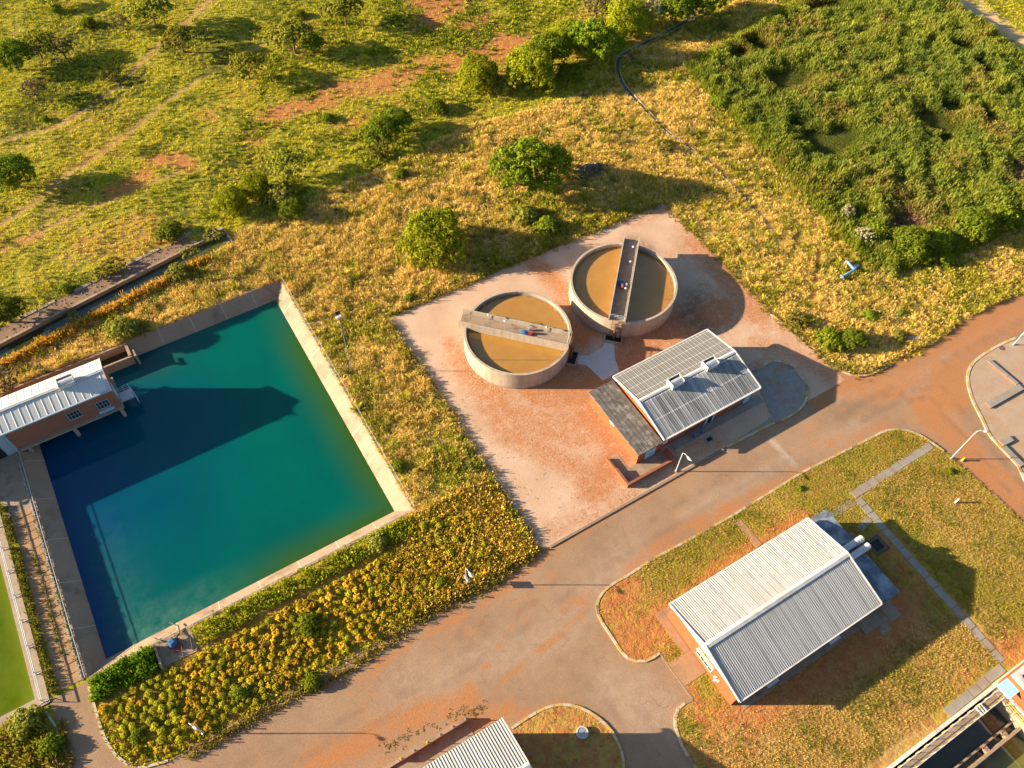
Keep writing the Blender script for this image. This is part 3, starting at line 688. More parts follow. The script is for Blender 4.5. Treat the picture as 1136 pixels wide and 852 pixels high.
def ventilator(parent, x0, x1, y, z, off, mat='pale_metal'):
    """open-topped ridge ventilator box with a dark throat and curved cheeks"""
    b = MB()
    b.box(x0, y-.62, z-.25, x1, y-.55, z+.36); b.box(x0, y+.55, z-.25, x1, y+.62, z+.62)
    b.box(x0-.06, y-.64, z-.3, x0, y+.64, z+.64); b.box(x1, y-.64, z-.3, x1+.06, y+.64, z+.64)
    pr = [(y-.55, z+.34), (y-.35, z+.5), (y-.1, z+.6), (y+.2, z+.6)]
    for i in range(3): b.quad((x0, pr[i][0], pr[i][1]), (x1, pr[i][0], pr[i][1]), (x1, pr[i+1][0], pr[i+1][1]), (x0, pr[i+1][0], pr[i+1][1]))
    v = b.build('ventilator', M[mat], parent, off)
    b = MB(); b.box(x0+.03, y+.18, z-.2, x1-.03, y+.548, z+.2); b.build('throat', M['dark'], v, off)
    return v
ventilator(t, -18.1, -16.3, 77.55, 5.72, ox)
def window(parent, c, wd, ht, axis, out, off, frame='white', bars=3, rows=2, sill=True):
    """framed window on a wall; axis 'x' = wall runs along x, out = +-1 outward direction"""
    b = MB(); fw = .07
    def bx(u0, u1, z0, z1, d0, d1):
        a0, a1 = sorted((d0*out, d1*out))
        if axis == 'x': b.box(c[0]+u0, c[1]+a0, c[2]+z0, c[0]+u1, c[1]+a1, c[2]+z1)
        else: b.box(c[0]+a0, c[1]+u0, c[2]+z0, c[0]+a1, c[1]+u1, c[2]+z1)
    bx(-wd/2, wd/2, -ht/2, -ht/2+fw, .004, .07); bx(-wd/2, wd/2, ht/2-fw, ht/2, .004, .07)
    bx(-wd/2, -wd/2+fw, -ht/2+fw, ht/2-fw, .004, .07); bx(wd/2-fw, wd/2, -ht/2+fw, ht/2-fw, .004, .07)
    for i in range(1, bars): u = -wd/2+wd*i/bars; bx(u-.025, u+.025, -ht/2+fw, ht/2-fw, .004, .06)
    for i in range(1, rows): z = -ht/2+ht*i/rows; bx(-wd/2+fw, wd/2-fw, z-.025, z+.025, .004, .055)
    f = b.build('window', M[frame], parent, off)
    b = MB(); bx(-wd/2+fw, wd/2-fw, -ht/2+fw, ht/2-fw, .006, .03); g = b.build('pane', M['glass'], f, off)
    if sill: b = MB(); bx(-wd/2-.1, wd/2+.1, -ht/2-.09, -ht/2-.005, .004, .14); b.build('sill', M['concrete'], f, off)
    return f
window(t, (-18.25, 75.003, 2.5), 1.6, 1.45, 'x', -1, ox, 'grey_blue', 4, 2)
window(t, (-14.75, 75.003, 2.2), 1.6, 1.45, 'x', -1, ox, 'grey_blue', 4, 2)
b = MB(); b.box(-15.75, 74.93, .62, -13.8, 74.998, 1.1); b.build('panel', M['light_blue'], t, ox)['label'] = 'light blue panel below the window'
b = MB(); b.box(-12.995, 76.0, .5, -12.94, 77.6, 2.8); d = b.build('door', M['light_blue'], t, ox)
b = MB(); b.box(-12.93, 77.4, 1.5, -12.88, 77.46, 1.7); b.build('handle', M['metal'], d, ox)
b = MB(); b.tube([(-26.1, 74.9, 4.4), (-26.1, 74.85, 3.9), (-26.1, 74.85, .1)], .06); b.build('downpipe', M['light_blue'], t, ox)
b = MB(); b.box(-12.8, 75.6, .3, -11.2, 77.2, .48); pl = b.build('balcony', M['metal'], t, ox)
b = MB()
for (x, y) in ((-11.25, 75.65), (-11.25, 76.4), (-11.25, 77.15), (-12.0, 75.65), (-12.0, 77.15)): b.tube([(x, y, .48), (x, y, 1.5)], .03, 6)
for z in (.85, 1.2, 1.5): b.tube([(-12.78, 75.65, z), (-11.25, 75.65, z), (-11.25, 77.15, z), (-12.78, 77.15, z)], .025, 6)
for k_ in range(6): b.tube([(-11.1, 76.9-.08*k_, .4-.4*k_), (-11.1, 76.4-.08*k_, .4-.4*k_)], .02, 5)
b.tube([(-11.1, 76.9, 1.2), (-11.1, 76.5, -1.8)], .025, 6); b.tube([(-11.1, 76.4, 1.2), (-11.1, 76.0, -1.8)], .025, 6)
b.build('railing', M['pale_metal'], pl, ox)

# ================================================================== WALKWAY, POND RIM, RAILINGS
b = MB(); r_ = random.Random(2)
y = 42.6
while y < 74.2:
    for xa, xb in ((-28.9, -27.7), (-27.66, -26.55)):
        b.box(xa, y+.06, -.05, xb, y+1.2-.06, .03+r_.uniform(0, .012))
    y += 1.2
tag(b.build('walkway', M['path_tile']), kind='structure')
b = MB(); b.box(-29.5, 66.3, -.05, -26.1, 74.95, .05); tag(b.build('landing', M['deck']), kind='structure')
t = thing('pond', 'concrete rimmed pond of bright green algae water beside the walkway', 'pond', (-30.2, 42.2, 0))
b = MB(); b.box(-31.2, 43.1, -2.5, -29.9, 72.5, .1); b.build('rim', M['concrete'], t, (-30.2, 42.2, 0))
b = MB(); b.box(-60, 42.0, -2.5, -29.9, 43.097, .097); b.build('rim', M['concrete'], t, (-30.2, 42.2, 0))
def railing(name, label, pts, z, mat, ht=1.0, gap=2.0, rails=(1., .5), r=.035, group=None, brace=False):
    o = pts[0]; t = thing(name, label, 'railing', (o[0], o[1], z), 0, group)
    b = MB()
    for h in rails:
        b.tube([(p[0]-o[0], p[1]-o[1], h*ht) for p in pts], r, 6)
    b.build('rail', M[mat], t)
    for i in range(len(pts)-1):
        a = np.array(pts[i]); c = np.array(pts[i+1]); n = max(1, int(np.linalg.norm(c-a)/gap))
        for k_ in range(n+(i == len(pts)-2)):
            p = a+(c-a)*k_/n-np.array(o)
            b = MB(); b.tube([(p[0], p[1], 0), (p[0], p[1], ht)], r, 6)
            if brace:
                b.tube([(p[0]-.45, p[1], .02), (p[0]+.75, p[1], .02)], r*.9, 5); b.tube([(p[0]+.7, p[1], .02), (p[0], p[1], ht*.7)], r*.8, 5)
            b.build('post', M[mat], t)
    return t
railing('railing', 'pale blue pipe railing along the rim of the green pond', [(-30.45, 72), (-30.4, 42.3)], .1, 'pale_metal', 1.0, 3.0, (1., .55), .05, brace=True)
railing('railing', 'blue pipe railing between the walkway and the reservoir bank', [(-26.05, 74.6), (-26.05, 42.6)], .06, 'pale_metal', .3, 2.5, (1.,), .035)
railing('railing', 'thin steel railing along the bottom edge of the reservoir', [(-18.6, 42.1), (12.9, 42.15)], .06, 'pale_metal', .9, 2.4, (1.,), .03)
railing('railing', 'thin steel railing along the sunlit long bank of the reservoir', [(13.4, 42.4), (13.4, 85.4)], .06, 'metal', .9, 3.2, (1.,), .025)
b = MB()
for i in range(150):
    y = 42.6+i*.205; s = r_.uniform(.1, .17); x = -26.42+r_.uniform(-.06, .06)
    b.T = Matrix.Translation((x, y, .06)) @ Matrix.Rotation(r_.uniform(0, 3), 4, 'Z')
    b.add([(-s, -s, -.1), (s, -s*.8, -.1), (s*.9, s, -.1), (-s*.8, s*.9, -.1), (-s*.7, -s*.7, s), (s*.7, -s*.6, s*.9), (s*.6, s*.7, s), (-s*.6, s*.7, s*.8)], [(4, 5, 6, 7), (0, 1, 5, 4), (1, 2, 6, 5), (2, 3, 7, 6), (3, 0, 4, 7)])
tag(b.build('stone_edging', M['stone']), 'row of rough pale stones edging the walkway beside the reservoir', 'edging')

# ================================================================== TOP-LEFT CANAL
cf = [np.array(q) for q in CAN_F]; cn = [np.array(q) for q in CAN_N]
t = thing('canal', 'long concrete canal with dark water crossing the grass above the reservoir', 'canal', (9.7, 98, 0))
of = (9.7, 98, 0)
b = MB(); b.bar((*cf[0], -2), (*cf[1], -2), .42, 2.14); b.build('far_wall', M['bank'], t, of)
b = MB(); b.bar((*cn[0], -2), (*cn[1], -2), .25, 2.05); b.build('near_wall', M['bank'], t, of)
b = MB(); b.bar((9.85, 96.8, -2), (9.55, 99.6, -2), .25, 2.25); b.build('end_wall', M['bank'], t, of)
b = MB(); b.bar((*(cf[0]+(-.005, .03)), .143), (*(cf[1]+(-.005, .03)), .143), .4, .05); b.build('coping', M['bank'], t, of)
b = MB(); b.bar((6.2, 99.45, .2), (9.4, 100.0, .2), .55, .2); b.build('coping', M['concrete'], t, of)
dv = (cf[1]-cf[0])/np.linalg.norm(cf[1]-cf[0]); nv = np.array([-dv[1], dv[0]])
gp = [cf[0]+nv*.2, cf[0]+dv*52+nv*.2, cf[0]+dv*51+nv*2.3, cf[0]+dv*30+nv*2.6, cf[0]+nv*3.2]
gb = MB(); gg = random.Random(4)
sheet('gravel_strip', gp, .02, .9, M['gravel'])
for i in range(260):
    s = gg.uniform(.06, .17); a = gg.uniform(0, 1); c_ = cf[0]+dv*gg.uniform(1, 50)+nv*gg.uniform(.3, 2.4)
    gb.T = Matrix.Translation((c_[0], c_[1], .03)) @ Matrix.Rotation(gg.uniform(0, 6), 4, 'Z')
    gb.add([(-s, -s, -.05), (s, -s*.7, -.05), (s*.9, s, -.05), (-s*.8, s, -.05), (-s*.3, 0, s*.9), (s*.4, s*.2, s*.7)], [(0, 1, 5, 4), (1, 2, 5), (2, 3, 4, 5), (3, 0, 4)])
tag(gb.build('loose_stones', M['gravel']), kind='stuff')
b = MB()
for k_ in range(12):
    u = 20+k_*2.7; c0 = cf[0]+dv*u+nv*2.75
    if k_ % 3 != 1: b.bar((*c0, 0), (*(c0+dv*2.5), 0), .55, .1)
tag(b.build('concrete_strip', M['concrete']), kind='structure')
t = thing('wire_fence', 'sagging wire fence on thin grey posts along the canal', 'fence', (-18.9, 101.5, 0))
fp = [(-22.5, 100.9), (-18.86, 101.5), (-16.03, 102), (-13.18, 102.5), (-10.08, 102.9), (-5.5, 103.7), (-.93, 104.5), (2.2, 104.9), (5.12, 105.3), (9.5, 106)]
for i, q in enumerate(fp):
    b = MB(); b.tube([(q[0]+18.9, q[1]-101.5, 0), (q[0]+18.9+.05*(i % 3-1), q[1]-101.5, 2.1)], .045, 6)
    if i == 0: b.tube([(q[0]+18.9+1.2, q[1]-101.5, 0), (q[0]+18.9, q[1]-101.5, 1.7)], .04, 6)
    b.build('post', M['metal'], t)
b = MB()
for z in (.5, 1.0, 1.5, 1.95): b.tube([(q[0]+18.9, q[1]-101.5, z+(-.05 if i % 2 else 0)) for i, q in enumerate(fp)], .008, 4)
b.build('wire', M['metal'], t)

# ================================================================== CLARIFIER TANKS
M['scum'] = speckle('brown_scum', (.30, .16, .045), (.22, .11, .03), 1.6, .5, c3=(.42, .28, .12), s3=1.2)
def clarifier(c, Ro, ang, label, start, end, drive_t, inlet_ang, lamps):
    zt = 3.25; zw = 2.62; t = thing('clarifier', label, 'settling tank', (*c, 0), 0, 'round settling tanks on the apron')
    b = MB(); b.lathe([(Ro, -.1), (Ro, zt), (Ro-.32, zt), (Ro-.32, .5)], n=128, closed=False); o = b.build('tank_wall', M['tank'], t); 
    n = 96; vs = [(0, 0, zw)]+[((Ro-.3)*math.cos(2*PI*i/n), (Ro-.3)*math.sin(2*PI*i/n), zw) for i in range(n)]
    wo = np_mesh('water', np.array(vs), np.array([(0, 1+i, 1+(i+1) % n) for i in range(n)]), M['sludge'], np.zeros((n+1, 3)), t)
    b = MB(); b.lathe([(Ro-.42, zw+.006), (Ro-.75, zw+.006)], n=96, closed=False); b.build('scum_line', M['scum'], t)
    b = MB(); b.lathe([(Ro-.32, zw+.02), (Ro-.42, zw+.02), (Ro-.42, zw+.12), (Ro-.32, zw+.12)], n=96); b.build('weir_ring', M['deck'], t)
    R = Matrix.Rotation(ang, 4, 'Z')
    b = MB(); b.T = R; b.box(-start, -1.02, zt-.25, end, 1.02, zt+.05); b.build('deck', M['deck'], t)
    for s in (-1, 1):
        b = MB(); b.T = R; b.box(-start, s*1.12-.1, zt-.55, end-.02, s*1.12+.1, zt+.85); b.build('parapet', M['tank'], t)
    # drive
    b = MB(); b.T = R @ Matrix.Translation((drive_t, -.2, zt+.05)); b.lathe([(.01, 0), (.55, 0), (.6, .1), (.55, .2), (.4, .26), (.18, .3), (.15, .42), (.01, .42)], n=24, closed=False)
    dr = b.build('drive_unit', M['blue'], t)
    b = MB(); b.T = R @ Matrix.Translation((drive_t+.75, -.1, zt+.05)); b.box(-.25, -.3, 0, .25, .3, .25); b.tube([(-.3, 0, .42), (.4, .1, .42)], .2, 10); b.build('motor', M['red'], dr)
    b = MB(); b.T = R @ Matrix.Translation((drive_t+.4, .45, zt+.05)); b.box(-.15, -.15, 0, .15, .15, .6); b.build('switch_box', M['grey_blue'], dr)
    for lt, sd_ in lamps:
        b = MB(); b.T = R @ Matrix.Translation((lt, sd_*.9, zt+.05)); b.tube([(0, 0, 0), (0, 0, 1.5)], .035, 6); b.tube([(0, 0, 1.5), (0, -sd_*.35, 1.62)], .03, 6)
        lp = b.build('deck_lamp', M['metal'], t)
        b = MB(); b.T = R @ Matrix.Translation((lt, sd_*.9-sd_*.45, zt+1.65)); b.lathe([(.01, .1), (.12, .06), (.2, -.03), (.01, -.03)], n=10, closed=False); b.build('lamp_head', M['white'], lp)
    b = MB(); b.T = R; b.tube([(-start+.3, .8, zt+.85), (-start+.3, .8, zt+.06)], .03, 6); b.tube([(-start+1, .95, zt+.3), (end-1, .95, zt+.3)], .035, 6); b.build('conduit', M['metal'], t)
    # gate at the open end
    b = MB(); b.T = R
    for z in (.35, .65, .95): b.tube([(end-.3, -1, zt+z), (end-.3, 1, zt+z)], .03, 6)
    for y_ in (-1, 0, 1): b.tube([(end-.3, y_, zt), (end-.3, y_, zt+.95)], .03, 6)
    b.build('gate', M['pale_metal'], t)
    # outlet pipe and box at inlet_ang
    ia = inlet_ang; ux, uy = math.cos(ia), math.sin(ia)
    b = MB(); p = Vector((ux*(Ro+.35), uy*(Ro+.35), 0)); b.tube([p+Vector((0, 0, .1)), p+Vector((0, 0, 2.5)), p+Vector((-ux*.4, -uy*.4, 2.8))], .16, 10); b.tube([p+Vector((0, 0, 2.2)), p+Vector((0, 0, 2.35))], .26, 10); b.build('outlet_pipe', M['rust'], t)
    b = MB(); b.T = Matrix.Rotation(ia, 4, 'Z'); b.box(Ro+.02, .35, 0, Ro+.16, .75, 3.1); b.box(Ro+.02, -1.3, 0, Ro+1.3, -1.1, .35); b.box(Ro+.02, 1.1, 0, Ro+1.3, 1.3, .35); b.box(Ro+1.1, -1.097, 0, Ro+1.3, 1.097, .35); b.build('valve_box', M['concrete'], t)
    b = MB(); b.T = Matrix.Rotation(ia, 4, 'Z'); b.box(Ro+.05, -1.09, .02, Ro+1.09, 1.09, .06); b.build('box_floor', M['dark'], t)
    b = MB(); b.T = Matrix.Rotation(ia, 4, 'Z')
    for y_ in (-.55, .85):
        b.tube([(Ro+.2, y_, 0), (Ro+.2, y_, 3.9)], .035, 6)
    for z in (1.3, 2.1, 2.9, 3.8): b.tube([(Ro+.2, -.55, z), (Ro+.2, .85, z)], .03, 6)
    b.build('ladder', M['rust'], t)
    return t
clarifier((37.2, 57.75), 7.4, math.radians(-45.5), 'round settling tank nearer the reservoir, its bridge in full sun', 8.1, 7.35, 1.0, math.radians(-47), [(-4.3, 1), (-1.8, 0), (3.9, 1)])
clarifier((55.1, 57.9), 7.7, math.radians(227), 'round settling tank with shaded bridge behind the grey roofed building', 8.5, 7.6, .6, math.radians(227), [(-5.5, 1), (-2.5, 1), (2.7, 1)])
# screed path between the tanks and the building
ypoly = [tuple(q) for q in PL([(640.5, 395), (652, 394.5), (668.8, 385.5), (671, 373), (681, 379), (682, 398), (687.5, 412), (669, 422.5), (657, 411), (650, 405), (641, 404)])]
b = MB(); b.prism(ypoly, -.02, .05); tag(b.build('screed_path', M['grey_path']), kind='structure')

# ================================================================== SMALL BUILDING
ox = (44.3, 33.8, 0)
t = thing('chemical_building', 'brick building with grey weathered gable roof and two ridge ventilators', 'building', ox)
b = MB(); x0, x1, y0, y1, ze, zr = 44.4, 59.6, 34.2, 44.5, 3.3, 4.55; ym = 39.4
b.box(x0, y0, 0, x1, y0+.25, ze); b.box(x0, y1-.25, 0, x1, y1, ze); b.box(x0, y0+.25, 0, x0+.25, y1-.25, ze); b.box(x1-.25, y0+.25, 0, x1, y1-.25, ze)
b.build('wall', M['brick'], t, ox)
for xx in (x0, x1-.25):
    b = MB(); b.add([(xx, y0, ze), (xx, y1, ze), (xx, ym, zr), (xx+.25, y0, ze), (xx+.25, y1, ze), (xx+.25, ym, zr)], [(0, 2, 1), (3, 4, 5), (0, 3, 5, 2), (1, 2, 5, 4)]); b.build('gable', M['white'], t, ox)
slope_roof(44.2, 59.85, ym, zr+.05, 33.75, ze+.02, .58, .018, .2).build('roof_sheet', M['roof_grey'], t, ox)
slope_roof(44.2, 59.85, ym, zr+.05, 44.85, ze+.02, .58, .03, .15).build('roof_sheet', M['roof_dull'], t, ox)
b = MB(); b.add([(44.2, ym-.25, zr+.06), (59.85, ym-.25, zr+.06), (59.85, ym, zr+.14), (44.2, ym, zr+.14), (44.2, ym+.25, zr+.06), (59.85, ym+.25, zr+.06)], [(0, 1, 2, 3), (3, 2, 5, 4)]); b.build('ridge_cap', M['white'], t, ox)
for xx in (44.08, 59.88):
    b = MB(); b.bar((xx+.02, 33.65, ze-.2), (xx+.02, ym, zr-.12), .14, .28); b.bar((xx+.02, ym, zr-.12), (xx+.02, 44.9, ze-.2), .14, .28)
    b.build('barge_board', M['white'], t, ox)
for ya_, yb_ in ((33.55, 33.75), (44.85, 45.0)):
    b = MB(); b.box(44.2, ya_, ze-.18, 59.85, yb_, ze+.02); b.build('gutter', M['white'], t, ox)
for xa in (48.9, 54.6): ventilator(t, xa, xa+1.75, ym-.1, zr+.25, ox)
b = MB(); b.box(40.5, 33.95, 0, 44.39, 44.5, 2.45); an = b.build('annex_wall', M['brick'], t, ox)
b = MB(); b.box(40.25, 33.72, 2.45, 44.06, 44.75, 2.68)
for i in range(1, 6): b.box(40.25+i*.63-.03, 33.74, 2.68, 40.25+i*.63+.03, 44.73, 2.715)
b.build('annex_roof', M['bitumen'], t, ox)['label'] = 'dark felt covered flat roof of the annex'
b = MB(); b.box(41.7, 33.88, .05, 43.3, 33.945, 2.2); d = b.build('door', M['light_blue'], t, ox)
b = MB(); b.box(42.48, 33.86, .05, 42.52, 33.878, 2.2); b.box(42.3, 33.83, 1.0, 42.4, 33.878, 1.2); b.build('handle', M['metal'], d, ox)
b = MB(); b.lathe([(.01, .1), (.12, .05), (.14, -.05), (.01, -.05)], (42.9, 33.84, 2.32), 10, closed=False); b.build('door_lamp', M['yellow'], t, ox)
b = MB(); b.box(40.42, 39.2, 1.7, 40.497, 40.1, 2.3); b.build('vent_panel', M['white'], t, ox)
window(t, (47.0, 34.2, 1.8), 1.6, .7, 'x', -1, ox, 'grey_blue', 3, 1); window(t, (56.6, 34.2, 1.8), 2.0, .8, 'x', -1, ox, 'grey_blue', 3, 1)
b = MB(); b.box(44.6, 34.13, .9, 45.4, 34.197, 1.6); b.build('meter_box', M['white'], t, ox)
b = MB(); b.box(51.7, 34.12, .05, 53.1, 34.197, 2.4); d = b.build('door', M['light_blue'], t, ox); d['label'] = 'open light blue double door'
b = MB(); b.box(52.05, 34.1, .1, 52.75, 34.118, 2.2); b.build('opening', M['dark'], d, ox)
b = MB(); b.box(58.2, 34.12, .05, 59.3, 34.197, 2.3); b.build('door', M['light_blue'], t, ox)
for xx in (49.3, 50.6):
    b = MB(); b.tube([(xx, 34.15, .9), (xx, 33.5, .9), (xx, 33.3, .7), (xx, 33.3, 0)], .14, 10); b.tube([(xx, 33.3, .3), (xx, 33.3, .38)], .2, 10); b.build('inlet_pipe', M['blue'], t, ox)
b = MB(); b.prism([(46, 33.0), (59.9, 33.0), (60.9, 33.0), (60.9, 34.15), (46, 34.15)], -.02, .1); tag(b.build('wall_footpath', M['paving']), kind='structure')
b = MB(); b.box(50.2, 31.6, .0, 51.6, 32.5, .06); b.box(50.5, 31.8, .06, 51.3, 32.3, .064, 1); tag(b.build('drain_cover', [M['paving'], M['dark']]), 'dark square drain cover in shade before the grey roofed building', 'drain cover')
ox = (37.6, 31.7, 0)
t = thing('forecourt_wall', 'low stepped brick wall round the corner of the brick annex', 'wall', ox)
b = MB(); b.box(37.5, 31.95, 0, 37.75, 34.4, .75); b.box(37.5, 34.4, 0, 37.75, 36.4, .5); b.box(37.5, 31.7, 0, 44.9, 31.95, .75); b.box(44.65, 31.95, 0, 44.9, 33.6, .75); b.build('brickwork', M['brick'], t, ox)
b = MB(); b.box(37.46, 31.99, .75, 37.79, 34.43, .80); b.box(37.46, 31.66, .753, 44.94, 31.99, .803); b.box(44.61, 31.993, .75, 44.94, 33.6, .80); b.build('coping', M['brick_dark'], t, ox)
b = MB(); b.box(37.75, 31.95, -.02, 44.6, 33.9, .04); b.box(37.75, 33.903, -.02, 39.3, 36.2, .03); tag(b.build('forecourt', M['deck']), kind='structure')

# ================================================================== LARGE BUILDING
ox = (31.8, 4.8, 0)
t = thing('workshop', 'long brick building with white ribbed gable roof and dark flat annex', 'building', ox)
b = MB(); x0, x1, y0, y1, ze, zr, ym = 31.9, 51.9, 4.95, 16.1, 3.65, 5.15, 10.6
b.box(x0, y0, 0, x1, y0+.25, ze); b.box(x0, y1-.25, 0, x1, y1, ze); b.box(x0, y0+.25, 0, x0+.25, y1-.25, ze); b.box(x1-.25, y0+.25, 0, x1, y1-.25, ze)
b.build('wall', M['brick'], t, ox)
for xx in (x0-.05, x1-.2):
    b = MB(); b.add([(xx, y0, ze-.25), (xx, y1, ze-.25), (xx, y1, ze), (xx, ym, zr), (xx, y0, ze), (xx+.25, y0, ze-.25), (xx+.25, y1, ze-.25), (xx+.25, y1, ze), (xx+.25, ym, zr), (xx+.25, y0, ze)], [(0, 1, 2, 3, 4), (9, 8, 7, 6, 5), (0, 5, 6, 1), (1, 6, 7, 2), (2, 7, 8, 3), (3, 8, 9, 4), (4, 9, 5, 0)]); b.build('gable', M['white'], t, ox)
for yy, zz in ((7.4, 3.75), (9.4, 4.15), (11.8, 4.15), (13.8, 3.75)):
    b = MB(); b.box(31.79, yy-.3, zz-.28, 31.847, yy+.3, zz+.28); b.build('louvre', M['metal'], t, ox)
slope_roof(31.75, 52.0, ym, zr+.05, 4.62, ze+.06, .25, .045, .3).build('roof_sheet', M['roof_white'], t, ox)
slope_roof(31.75, 52.0, ym, zr+.05, 16.4, ze+.06, .25, .045, .3).build('roof_sheet', M['roof_white'], t, ox)
b = MB(); b.add([(31.7, ym-.35, zr+.09), (52.05, ym-.35, zr+.09), (52.05, ym, zr+.2), (31.7, ym, zr+.2), (31.7, ym+.35, zr+.09), (52.05, ym+.35, zr+.09)], [(0, 1, 2, 3), (3, 2, 5, 4)]); b.build('ridge_cap', M['white'], t, ox)
for xx in (31.7, 52.05):
    b = MB(); b.bar((xx, 4.55, ze-.16), (xx, ym, zr-.08), .12, .3); b.bar((xx, ym, zr-.08), (xx, 16.45, ze-.16), .12, .3)
    b.build('barge_board', M['white'], t, ox)
for ya_, yb_ in ((4.42, 4.62), (16.4, 16.55)):
    b = MB(); b.box(31.75, ya_, ze-.13, 52.0, yb_, ze+.06); b.build('gutter', M['white'], t, ox)
b = MB(); b.box(51.903, 4.9, 0, 54.9, 16.0, 2.75); b.build('annex_wall', M['brick'], t, ox)
b = MB(); b.box(52.12, 4.5, 2.75, 55.2, 16.35, 3.0); b.build('annex_roof', M['bitumen_blue'], t, ox)['label'] = 'dark blue grey flat roof of the annex'
for yy in (11.35, 10.3):
    b = MB(); b.tube([(52.7, yy, 3.4), (55.2, yy, 3.4), (55.9, yy, 3.45)], .4, 14)
    for k_ in range(8): b.tube([(53+k_*.33, yy, 3.4), (53.06+k_*.33, yy, 3.4)], .425, 14)
    b.tube([(52.7, yy, 3.4), (52.35, yy, 3.25), (52.2, yy, 3.0)], .36, 12)
    b.build('air_duct', M['pale_metal'], t, ox)
f = window(t, (31.9, 9.85, 1.95), 2.5, 1.35, 'y', -1, ox, 'white', 4, 2)
b = MB(); b.box(31.55, 8.5, 2.75, 31.895, 11.2, 2.9); b.build('hood', M['white'], f, ox)
b = MB(); b.box(31.6, 7.6, 1.4, 31.896, 7.75, 1.55); b.box(31.6, 7.3, 1.8, 31.896, 8.1, 1.9); b.box(31.55, 7.75, 1.2, 31.65, 7.85, 2.0); b.build('bracket', M['white'], t, ox)
b = MB(); b.lathe([(.01, .12), (.12, .08), (.14, -.06), (.01, -.06)], (31.75, 10.2, 3.1), 10, closed=False); b.build('wall_lamp', M['yellow'], t, ox)
for xx in (36.3, 45.2):
    f = window(t, (xx, 4.95, 2.2), 1.3, 1.0, 'x', -1, ox, 'white', 2, 1)
    b = MB(); b.box(xx-.75, 4.1, 2.72, xx+.75, 4.945, 2.8); b.build('hood', M['white'], f, ox)
b = MB(); b.box(50.2, 4.88, .1, 51.2, 4.947, 2.2); b.build('door', M['grey_blue'], t, ox)
b = MB(); b.prism([(28.95, 9.0), (31.85, 9.0), (31.85, 11.8), (28.95, 11.8)], .05, .13); b.prism([(30.9, 11.83), (31.85, 11.83), (31.85, 17.0), (30.9, 17.0)], .05, .125)
b.prism([(31.9, 16.15), (33.0, 16.15), (33.0, 17.0), (31.9, 17.0)], .05, .12)
tag(b.build('driveway', M['path_tile']), kind='structure')
b = MB(); b.prism([(33, 3.85), (49.8, 3.85), (49.8, 4.9), (33, 4.9)], .05, .13); b.prism([(50.0, 3.0), (53.4, 3.0), (53.4, 4.85), (50.0, 4.85)], .05, .16); b.prism([(53.5, 2.6), (55.2, 2.6), (55.2, 4.85), (53.5, 4.85)], .05, .14)
b.prism([(51.6, 2.0), (53.0, 2.0), (53.0, 2.97), (51.6, 2.97)], .05, .13)
tag(b.build('apron_slab', M['deck']), kind='structure')

b = MB(); b.bar((*P(817, 577), .05), (*P(842, 606), .05), .95, .075); tag(b.build('footpath', M['path_tile']), kind='structure')
# slab footpaths on the lawn
b = MB(); r_ = random.Random(9)
def slabs(a, c, wd, n, skip=()):
    a = np.array(a, float); c = np.array(c, float)
    for i in range(n):
        if i in skip: continue
        p = a+(c-a)*i/n; q = a+(c-a)*(i+.94)/n; j = r_.uniform(-.03, .03)
        b.bar((p[0]+j, p[1]+j, .06), (q[0]+j, q[1]+j, .06), wd, .07+r_.uniform(0, .015))
slabs((61.3, 16.6), (75.4, 16.7), 1.0, 10); slabs((61.4, 15.9), (61.4, 12.6), 1.0, 3); slabs((61.3, 12.6), (60.9, -6.9), .95, 14)
slabs((60.8, 15.9), (56.2, 15.9), .85, 4); slabs((60.7, 13.2), (56.5, 12.4), .85, 4, (2,))
slabs((60.4, -7.3), (51.2, -7.5), .95, 7)
tag(b.build('footpath', M['paving']), kind='structure')
b = MB(); b.prism([(57.9, 9.1), (60.1, 9.1), (60.1, 11.3), (57.9, 11.3)], .06, .12); b.prism([(58.4, 9.6), (59.6, 9.6), (59.6, 10.8), (58.4, 10.8)], .12, .15, 1)
tag(b.build('inspection_cover', [M['rubble'], M['dark']]), 'square dark inspection cover in the shaded lawn beside the flat annex', 'manhole')

# ================================================================== BOTTOM BUILDING
ox = (9.7, 5, 0)
t = thing('pump_station', 'brick building cut by the bottom edge with finely ribbed white roof', 'building', ox)
b = MB(); b.box(-12, 5.2, 0, 9.5, 15.0, 5.2); b.build('wall', M['brick'], t, ox)
b = MB(); b.add([(9.45, 5.2, 5.2), (9.45, 15, 5.2), (9.45, 10.2, 6.5), (-12, 5.2, 5.2), (-12, 15, 5.2), (-12, 10.2, 6.5)], [(0, 1, 2), (3, 5, 4), (0, 2, 5, 3), (1, 4, 5, 2)]); b.build('gable', M['white'], t, ox)
slope_roof(-12, 9.65, 10.2, 6.6, 15.35, 5.3, .3, .07, .3).build('roof_sheet', M['roof_white'], t, ox)
slope_roof(-12, 9.65, 10.2, 6.6, 5.0, 5.3, .3, .07, .3).build('roof_sheet', M['roof_white'], t, ox)
b = MB(); b.bar((9.7, 15.4, 5.1), (9.7, 10.2, 6.42), .12, .3); b.bar((9.7, 10.2, 6.42), (9.7, 4.95, 5.1), .12, .3); b.build('barge_board', M['pale_metal'], t, ox)
b = MB(); b.add([(-12, 9.9, 6.66), (9.7, 9.9, 6.66), (9.7, 10.2, 6.76), (-12, 10.2, 6.76), (-12, 10.5, 6.66), (9.7, 10.5, 6.66)], [(0, 1, 2, 3), (3, 2, 5, 4)]); b.build('ridge_cap', M['pale_metal'], t, ox)
t = thing('ramp_wall', 'concrete parapet wall with short posts before the bottom building', 'wall', (-.7, 18.1, 0))
